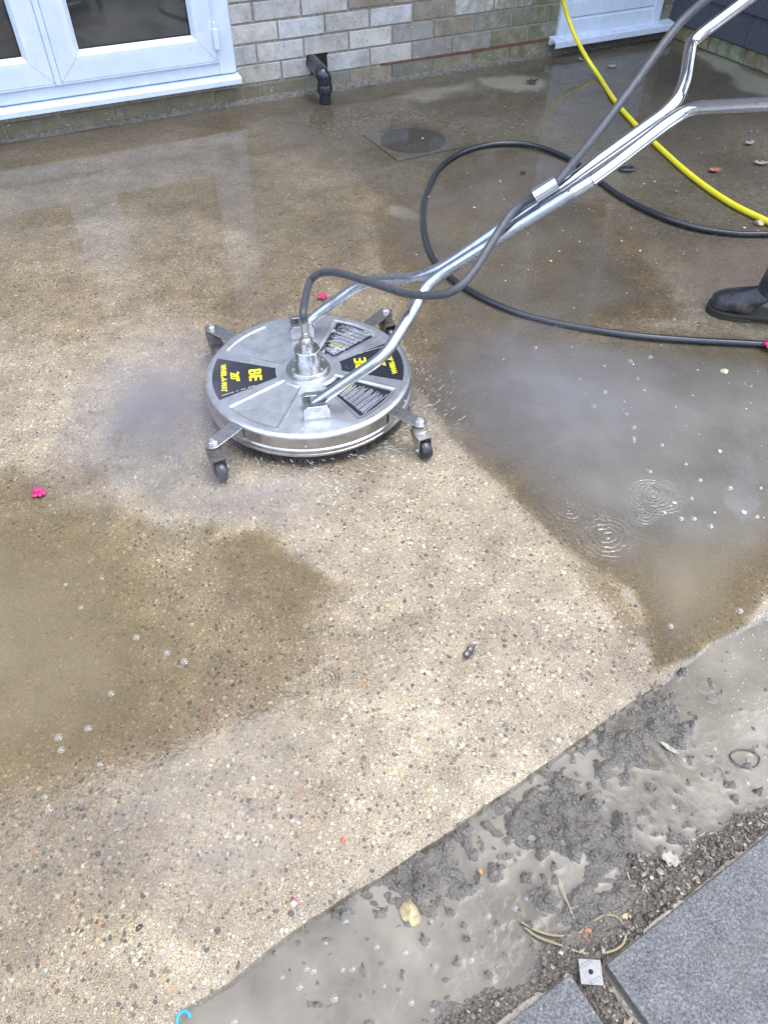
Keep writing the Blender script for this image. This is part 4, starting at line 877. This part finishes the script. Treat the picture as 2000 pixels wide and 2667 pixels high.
# cable tie
bm=bmesh.new(); c_=G(1940,1975,-.011); tube(bm,[c_+Vector((.026*math.cos(a)*(1+.05*math.sin(3*a)),.017*math.sin(a),.001*math.sin(2*a))) for a in np.linspace(0,6.4,36)],.0013,8); tag(obj('cable_tie',bm,M['rubber_black'],smooth=True),'dark looped cable tie half sunk in the mud','cable tie')
bm=bmesh.new(); c_=G(1631,438,.008); tube(bm,[c_+Vector((.030*math.cos(a),.024*math.sin(a),0)) for a in np.linspace(0,6.283,26)],.006,8); tag(obj('rubber_ring',bm,M['rubber_black'],smooth=True),'small black rubber ring on the patio beyond the handle','ring')
# straw litter
def litter(name,poly,n,label,zc=.003,sz=(.003,.012),mat=None,seed=1):
    rnd=random.Random(seed); bm=bmesh.new(); xs=[p[0] for p in poly]; ys=[p[1] for p in poly]; k=0
    while k<n:
        x,y=rnd.uniform(min(xs),max(xs)),rnd.uniform(min(ys),max(ys)); ins=False
        for i in range(len(poly)):
            (ax,ay),(bx,by)=poly[i],poly[(i+1)%len(poly)]
            if (ay>y)!=(by>y) and x<ax+(y-ay)/(by-ay)*(bx-ax): ins=not ins
        if not ins: continue
        k+=1; c=G(x,y,zc); a=rnd.uniform(0,6.28); l=rnd.uniform(*sz); d=Vector((math.cos(a),math.sin(a),rnd.uniform(-.1,.25)))*l; w=rnd.uniform(.0004,.0013)
        tube(bm,[c-d*.5,c+Vector((rnd.uniform(-1,1),rnd.uniform(-1,1),.6))*l*.15,c+d*.5],[w*.6,w,w*.5],4)
    return tag(obj(name,bm,mat or M['twig']),label,'litter',kind='stuff')
litter('straw_litter',[(780,300),(860,280),(1000,270),(1120,290),(1240,320),(1230,360),(1100,320),(960,330),(880,360),(800,330)],520,'pale straw and grit scattered below the wall by the drain',sz=(.004,.016))
litter('straw_litter',[(1180,230),(1500,260),(1700,330),(1980,480),(1950,650),(1650,600),(1500,480),(1300,400),(1150,330)],430,'scattered pale bits over the dirty patio at the right',sz=(.002,.016),seed=2)
litter('soil_straw',[(1640,2260),(1800,2180),(2000,2120),(1990,2160),(1700,2400),(1600,2460),(1540,2440)],60,'thin straw bits on the dark soil strip',zc=.000,sz=(.004,.013),seed=4)
# white specks
pts=[];  rs=random.Random(5)
for _ in range(420):
    x=rs.uniform(1000,2000); y=rs.uniform(110,1400)
    if y<620 and x<1000+(y-100)*.2: continue
    if y>700 and rs.random()<.6: continue
    if x<1250+(y-700)*.7 and y>700: continue
    pts.append(G(x,y,.0042)[:])
pts=np.array(pts); blobs('pale_grit',pts,.0014+.004*RNG.random(len(pts))**3,plain('pale_grit',(.55,.53,.47),.5,90,.3,.3),RNG.random(len(pts)),label='tiny pale grit specks washed over the right side',cat='grit',flat=.35)
# spray drops flung from under the skirt
bm=bmesh.new(); rs=random.Random(9)
for k in range(620):
    a=rs.uniform(0,6.283); rr_=.275+abs(rs.gauss(0,.07)); 
    if a>1 and a<2.4: rr_=.275+abs(rs.gauss(0,.03))
    l=rs.uniform(.002,.009); c=Vector((CX+rr_*math.cos(a),CY+rr_*math.sin(a),rs.uniform(.005,.02+.02*rs.random()))); d=Vector((math.cos(a+.8),math.sin(a+.8),rs.uniform(-.3,.4)))*l
    w=rs.uniform(.0004,.0009); tube(bm,[c-d,c,c+d],[w*.3,w,w*.6],4)
tag(obj('spray_drops',bm,M['drop'],smooth=True),'fine water drops and streaks thrown out round the cleaner rim','spray',kind='stuff')
# bubbles: individual things
bb=bmesh.new(); lathe(bb,[(1.25,-.05),(1.12,.02),(1.0,.06),(.97,.25),(.82,.55),(.5,.82),(.001,.93)],16,cap=False); 
b0=obj('foam_bubble',bb,M['bubble'],smooth=True)
BUB=[(1310,935),(1395,905),(1488,903),(1573,953),(1640,940),(1648,948),(1693,930),(1815,963),(1660,985),(1677,1015),(1650,1112),(1545,1057),(1522,1026),(1510,987),(1632,1078),(1723,1158),(1650,1148),(1692,1227),(1822,1250),(1785,1208),(1800,1297),(1806,1350),(1773,1350),(1955,1005),(1970,1345),(1925,1590),(1650,1140),(1755,832),(1575,1020),(172,1522),(212,1582),(266,1506),(480,1722),(290,1806),(153,1920),(160,1953),(260,1990),(230,1897),(118,2075),(128,2108),(435,1700),(355,1660),(2010-30,1270),(1900,1270),(1850,2070-700),(1745,1630)]
MUDB=[(848,2455),(918,2523),(735,2545),(780,2570),(815,2528),(798,2522),(893,2525),(980,2465),(1055,2480),(1225,2500),(1270,2385),(1340,2365),(1120,2400),(1000,2567),(1070,2610),(1125,2630),(610,2660),(900,2400),(870,2600),(1440,2290),(1420,2190),(1500,2150),(1945,2040),(1860,1950),(1620,1750),(1780,1980),(1530,2300),(1370,2340),(1750,2100)]
def blab(x,y,mud):
    if mud:
        if x<860: return 'small grey ringed bubble on the muddy water near the blue ring at the bottom'
        if x<1160: return 'small grey ringed bubble on the muddy water around the yellow-brown stone'
        if y>2230: return 'small grey ringed bubble on the muddy water left of and above the string loop'
        return 'small grey ringed bubble among the mud lumps below the patio edge, right side'
    if x<900: 
        if y<1650: return 'clear round bubble on the left brown puddle, upper group below the pink flower'
        if y<2000: return 'clear round bubble on the left brown puddle near its lower diagonal edge'
        return 'clear round bubble on the pale wet film at the lower left'
    if y<900: return 'clear round bubble above the black hose in front of the boot'
    if x<1480 : return 'clear round bubble just below the black hose, left part of the right puddle'
    if y<1100: return 'clear round bubble on the right puddle between the black hose and the ripple rings'
    if y<1400: return 'clear round bubble beside the ripple rings on the right puddle'
    return 'clear round bubble in the lower tip of the right puddle near the patio edge'
first=True
for grp,zz,lst,lab in (('bubbles on the puddles',LVL,BUB,'small clear round bubble floating on the thin patio puddle water'),('bubbles in the muddy water',ML,MUDB,'small grey ringed bubble in the muddy water beyond the patio edge')):
    for (x,y) in lst:
        o=b0 if first else b0.copy()
        if not first: COL.objects.link(o)
        first=False; s=random.uniform(.0035,.0065)*(.75 if zz==ML else 1.0); p=G(x,y,zz+.0002); lab=blab(x,y,zz==ML); o.location=p; o.scale=(s,s,s*.7); tag(o,lab,'bubble',grp)

# ------------------------------------------------------------ person pushing the cleaner (mostly out of frame)
toe=G(1841,806); heel=G(2050,846); fd=(toe-heel).normalized(); fl=.29; 
per=empty('person',heel,0,label='person in black rubber boots and dark clothes pushing the cleaner, boot in view at right',cat='person'); bpy.context.view_layer.update()
def boot(toe,fd):
    sd_=Vector((-fd.y,fd.x,0)); n=26; m=20; bm=bmesh.new(); bs=bmesh.new()
    heel=toe-fd*fl
    def P_(x,y,z): return heel+fd*x+sd_*y+Vector((0,0,z))
    # shaft + foot as rings along a bent axis
    rings=[]; spec=[] # centre x,z ; halfwidth ; half height ; tilt (0 ring horizontal up the shaft, 90 vertical along foot)
    for (x,z,w,h,t) in [(.088,.36,.060,.076,0),(.088,.30,.060,.078,0),(.090,.22,.057,.078,0),(.093,.165,.052,.078,6),(.103,.128,.047,.082,24),(.122,.100,.044,.082,46),(.146,.076,.043,.068,64),(.165,.058,.043,.050,82),(.205,.051,.049,.042,88),(.240,.045,.051,.035,92),(.265,.040,.046,.029,95),(.281,.036,.034,.022,98),(.289,.033,.016,.012,100)]:
        a=R_(t); ring=[]
        for k in range(m):
            b=6.2832*k/m; cy=math.cos(b)*w; e=math.sin(b)*h
            dx=-e*math.cos(a); dz=e*math.sin(a)
            px,pz=x+dx,z+dz; pz=max(pz,.016); px=max(px,-.004+(.004 if pz>.1 else 0)); ring.append(bm.verts.new(P_(px,cy,pz)))
        rings.append(ring)
    for a,b in zip(rings,rings[1:]):
        for k in range(m): bm.faces.new((a[k],a[(k+1)%m],b[(k+1)%m],b[k]))
    bm.faces.new(rings[-1]); bm.faces.new(rings[0])
    bt=obj('boot',bm,M['boot'],smooth=True); ms=bt.modifiers.new('s','SUBSURF'); ms.levels=1; ms.render_levels=2
    out=[(.0,.034),(.03,.038),(.07,.034),(.11,.032),(.16,.040),(.21,.052),(.25,.052),(.28,.040),(.294,.020),(.297,0)]
    pts=[(x,y) for x,y in out]+[(x,-y) for x,y in reversed(out[:-1])]
    Mx=frame_m(heel,fd,sd_,(0,0,1)); prism(bs,pts,.014,.027,Mx)
    f=[(x,y*.97) for x,y in out if x>.13]; prism(bs,f+[(x,-y) for x,y in reversed(f[:-1])],.0,.0138,Mx); hh=[(x,y*.97) for x,y in out if x<.08]; prism(bs,hh+[(x,-y) for x,y in reversed(hh)],.0,.0138,Mx)
    so2=obj('sole',bs,M['sole'],bevel=.003)
    dp(bt,per); so2.parent=bt; bpy.context.view_layer.update(); so2.matrix_parent_inverse=bt.matrix_world.inverted(); return heel+fd*.055
def skin(name,pts,edges,mat,sub=2):
    me=bpy.data.meshes.new(name); me.from_pydata([p[0] for p in pts],edges,[]); o=bpy.data.objects.new(name,me); COL.objects.link(o)
    o.modifiers.new('skin','SKIN'); 
    for i,p in enumerate(pts):
        sv=me.skin_vertices[0].data[i]; sv.radius=(p[1],p[2] if len(p)>2 else p[1]); sv.use_root=(i==0)
    s=o.modifiers.new('sub','SUBSURF'); s.levels=1; s.render_levels=sub; s2=bpy.data
    me.materials.append(mat); return o
a1=boot(toe,fd); toe2=toe-fd*.62+Vector((-fd.y,fd.x,0))*(-.24); toe2.z=0; fd2=(fd+Vector((fd.y,-fd.x,0))*-.12).normalized(); a2=boot(toe2,fd2)
sdv=Vector((-fd.y,fd.x,0)); up=Vector((0,0,1))
hip=(a1+a2)/2+up*.90-fd*.03; hl=hip+sdv*.0
def V3(v): return tuple(v)
h1=hip+(a1-a2).normalized()*.0+sdv*.10*(1 if (a1-a2).dot(sdv)>0 else -1); h2=hip*2-h1
k1=(a1+h1)/2+fd*.06; k2=(a2+h2)/2+fd*.06
body=[(V3(hip),.13,.11),(V3(hip+up*.2+fd*.03),.125,.10),(V3(hip+up*.40+fd*.09),.16,.11),(V3(hip+up*.50+fd*.12),.12,.09),(V3(hip+up*.57+fd*.15),.055),(V3(hip+up*.64+fd*.18),.055)]
sh=hip+up*.46+fd*.11; sg=1 if (h1-hip).dot(sdv)>0 else -1
g1=be2 if (be2-fe2).dot(sdv)*sg>0 else fe2; g2=fe2 if g1 is be2 else be2
gd1=(be2-be).normalized(); gd2=(fe2-fe).normalized()
s1=sh+sdv*.17*sg; s2=sh-sdv*.17*sg
wr1=g1+up*.045-fd*.05; wr2=g2+up*.045-fd*.05
e1=(s1+wr1)/2-up*.09+sdv*.06*sg; e2=(s2+wr2)/2-up*.09-sdv*.06*sg
jac=skin('jacket',[(V3(hip+up*.02),.15,.12),(V3(hip+up*.2+fd*.03),.145,.12),(V3(hip+up*.38+fd*.09),.17,.125),(V3(hip+up*.49+fd*.12),.10,.09),(V3(s1),.065),(V3(e1),.052),(V3(wr1-(wr1-e1).normalized()*.02),.040),(V3(s2),.065),(V3(e2),.052),(V3(wr2-(wr2-e2).normalized()*.02),.040)],[(0,1),(1,2),(2,3),(3,4),(4,5),(5,6),(3,7),(7,8),(8,9)],M['jacket'])
tro=skin('trousers',[(V3(hip),.13,.12),(V3(h1-up*.06),.095),(V3(k1),.070),(V3(a1+up*.30),.064),(V3(a1+up*.22),.066),(V3(h2-up*.06),.095),(V3(k2),.070),(V3(a2+up*.30),.064),(V3(a2+up*.22),.066)],[(0,1),(1,2),(2,3),(3,4),(0,5),(5,6),(6,7),(7,8)],M['trouser'])
# head and hands as one skin body inside the clothes
hc=hip+up*.74+fd*.20
bp3=[(V3(hip+up*.5+fd*.12),.08),(V3(hip+up*.60+fd*.15),.055),(V3(hip+up*.66+fd*.175),.065,.07),(V3(hc),.082,.098),(V3(hc+up*.08-fd*.01),.060,.07),(V3(hc+fd*.092-up*.01),.014),(V3(s1),.05),(V3(e1),.042),(V3(wr1),.028),(V3(s2),.05),(V3(e2),.042),(V3(wr2),.028)]
be_=[(0,1),(1,2),(2,3),(3,4),(3,5),(0,6),(6,7),(7,8),(0,9),(9,10),(10,11)]
for wi,gp,gdd in ((8,g1,gd1 if g1 is be2 else gd2),(11,g2,gd2 if g2 is fe2 else gd1)):
    w0=Vector(bp3[wi][0]); pc=gp-gdd*.03+up*.030-fd*.012; bp3.append((V3(pc),.026,.016)); pi_=len(bp3)-1; be_.append((wi,pi_)); 
    for k in range(5):
        o_2=gdd*(-.036+.018*k) if k<4 else -gdd*.055
        b0_=gp+o_2-gdd*.02
        j=[b0_+up*.029+fd*.004,b0_+up*.016+fd*.024,b0_-up*.010+fd*.022,b0_-up*.024+fd*.006]
        if k==4: j=[gp-gdd*.06+up*.018-fd*.02,gp-gdd*.065-up*.004-fd*.022,gp-gdd*.055-up*.022-fd*.008]
        prev=pi_
        for q in j: bp3.append((V3(q),.0085)); be_.append((prev,len(bp3)-1)); prev=len(bp3)-1
bod=skin('body',bp3,be_,M['skin'])
bm=bmesh.new(); bmesh.ops.create_uvsphere(bm,u_segments=24,v_segments=16,radius=1)
for v in list(bm.verts):
    if v.co.z<-.15 and v.co.y>-.2: pass
for v in bm.verts: v.co=hc+up*.035-fd*.022+ (fd*v.co.x*.098+sdv*v.co.y*.086+up*v.co.z*.092)
hr=obj('hair',bm,M['hair'],smooth=True)
for o in (jac,tro,bod,hr): dp(o,per)

# ------------------------------------------------------------ spray mist round the machine
def mist(px,py,sx,sy,sz_,dens,label,col,seed,rz=0):
    c=G(px,py); bm=bmesh.new(); bmesh.ops.create_icosphere(bm,subdivisions=3,radius=1)
    m=M_('mist_%d'%seed); m.t.nodes.remove(m.b); vol=m.n('ShaderNodeVolumePrincipled'); vol.inputs['Color'].default_value=(*col,1); vol.inputs['Anisotropy'].default_value=.1
    ln=m.n('ShaderNodeVectorMath',operation='LENGTH'); m.l(m.co(),ln.inputs[0]); fo=m.ramp(ln.outputs['Value'],[(.15,1),(1,0)])
    mp=m.n('ShaderNodeMapping'); m.l(m.co(),mp.inputs[0]); mp.inputs['Location'].default_value=(seed*3.1,seed,0)
    nz=m.ramp(m.noise(2.3,4,.6,mp.outputs[0],1.2),[(.36,.03),(.62,1)])
    d=m.ma('MULTIPLY',m.ma('MULTIPLY',fo,fo),m.ma('MULTIPLY',nz,dens)); m.l(d,vol.inputs['Density']); m.l(vol.outputs[0],m.out.inputs['Volume'])
    o=obj('spray_mist',bm,m.m); o.location=c+Vector((0,0,sz_*.95+.006)); o.scale=(sx,sy,sz_); o.rotation_euler=(0,0,rz); tag(o,label,'mist',kind='stuff')
mist(430,1130,.32,.46,.09,16,'pale violet-grey spray mist drifting left of the cleaner',(.80,.76,.84),1)
mist(1400,1080,.52,.46,.08,8,'soft grey spray mist over the right puddle',(.84,.82,.88),2)
mist(690,1330,.30,.13,.05,13,'thin spray mist in front of the cleaner skirt',(.80,.77,.83),3)
bpy.context.view_layer.update()
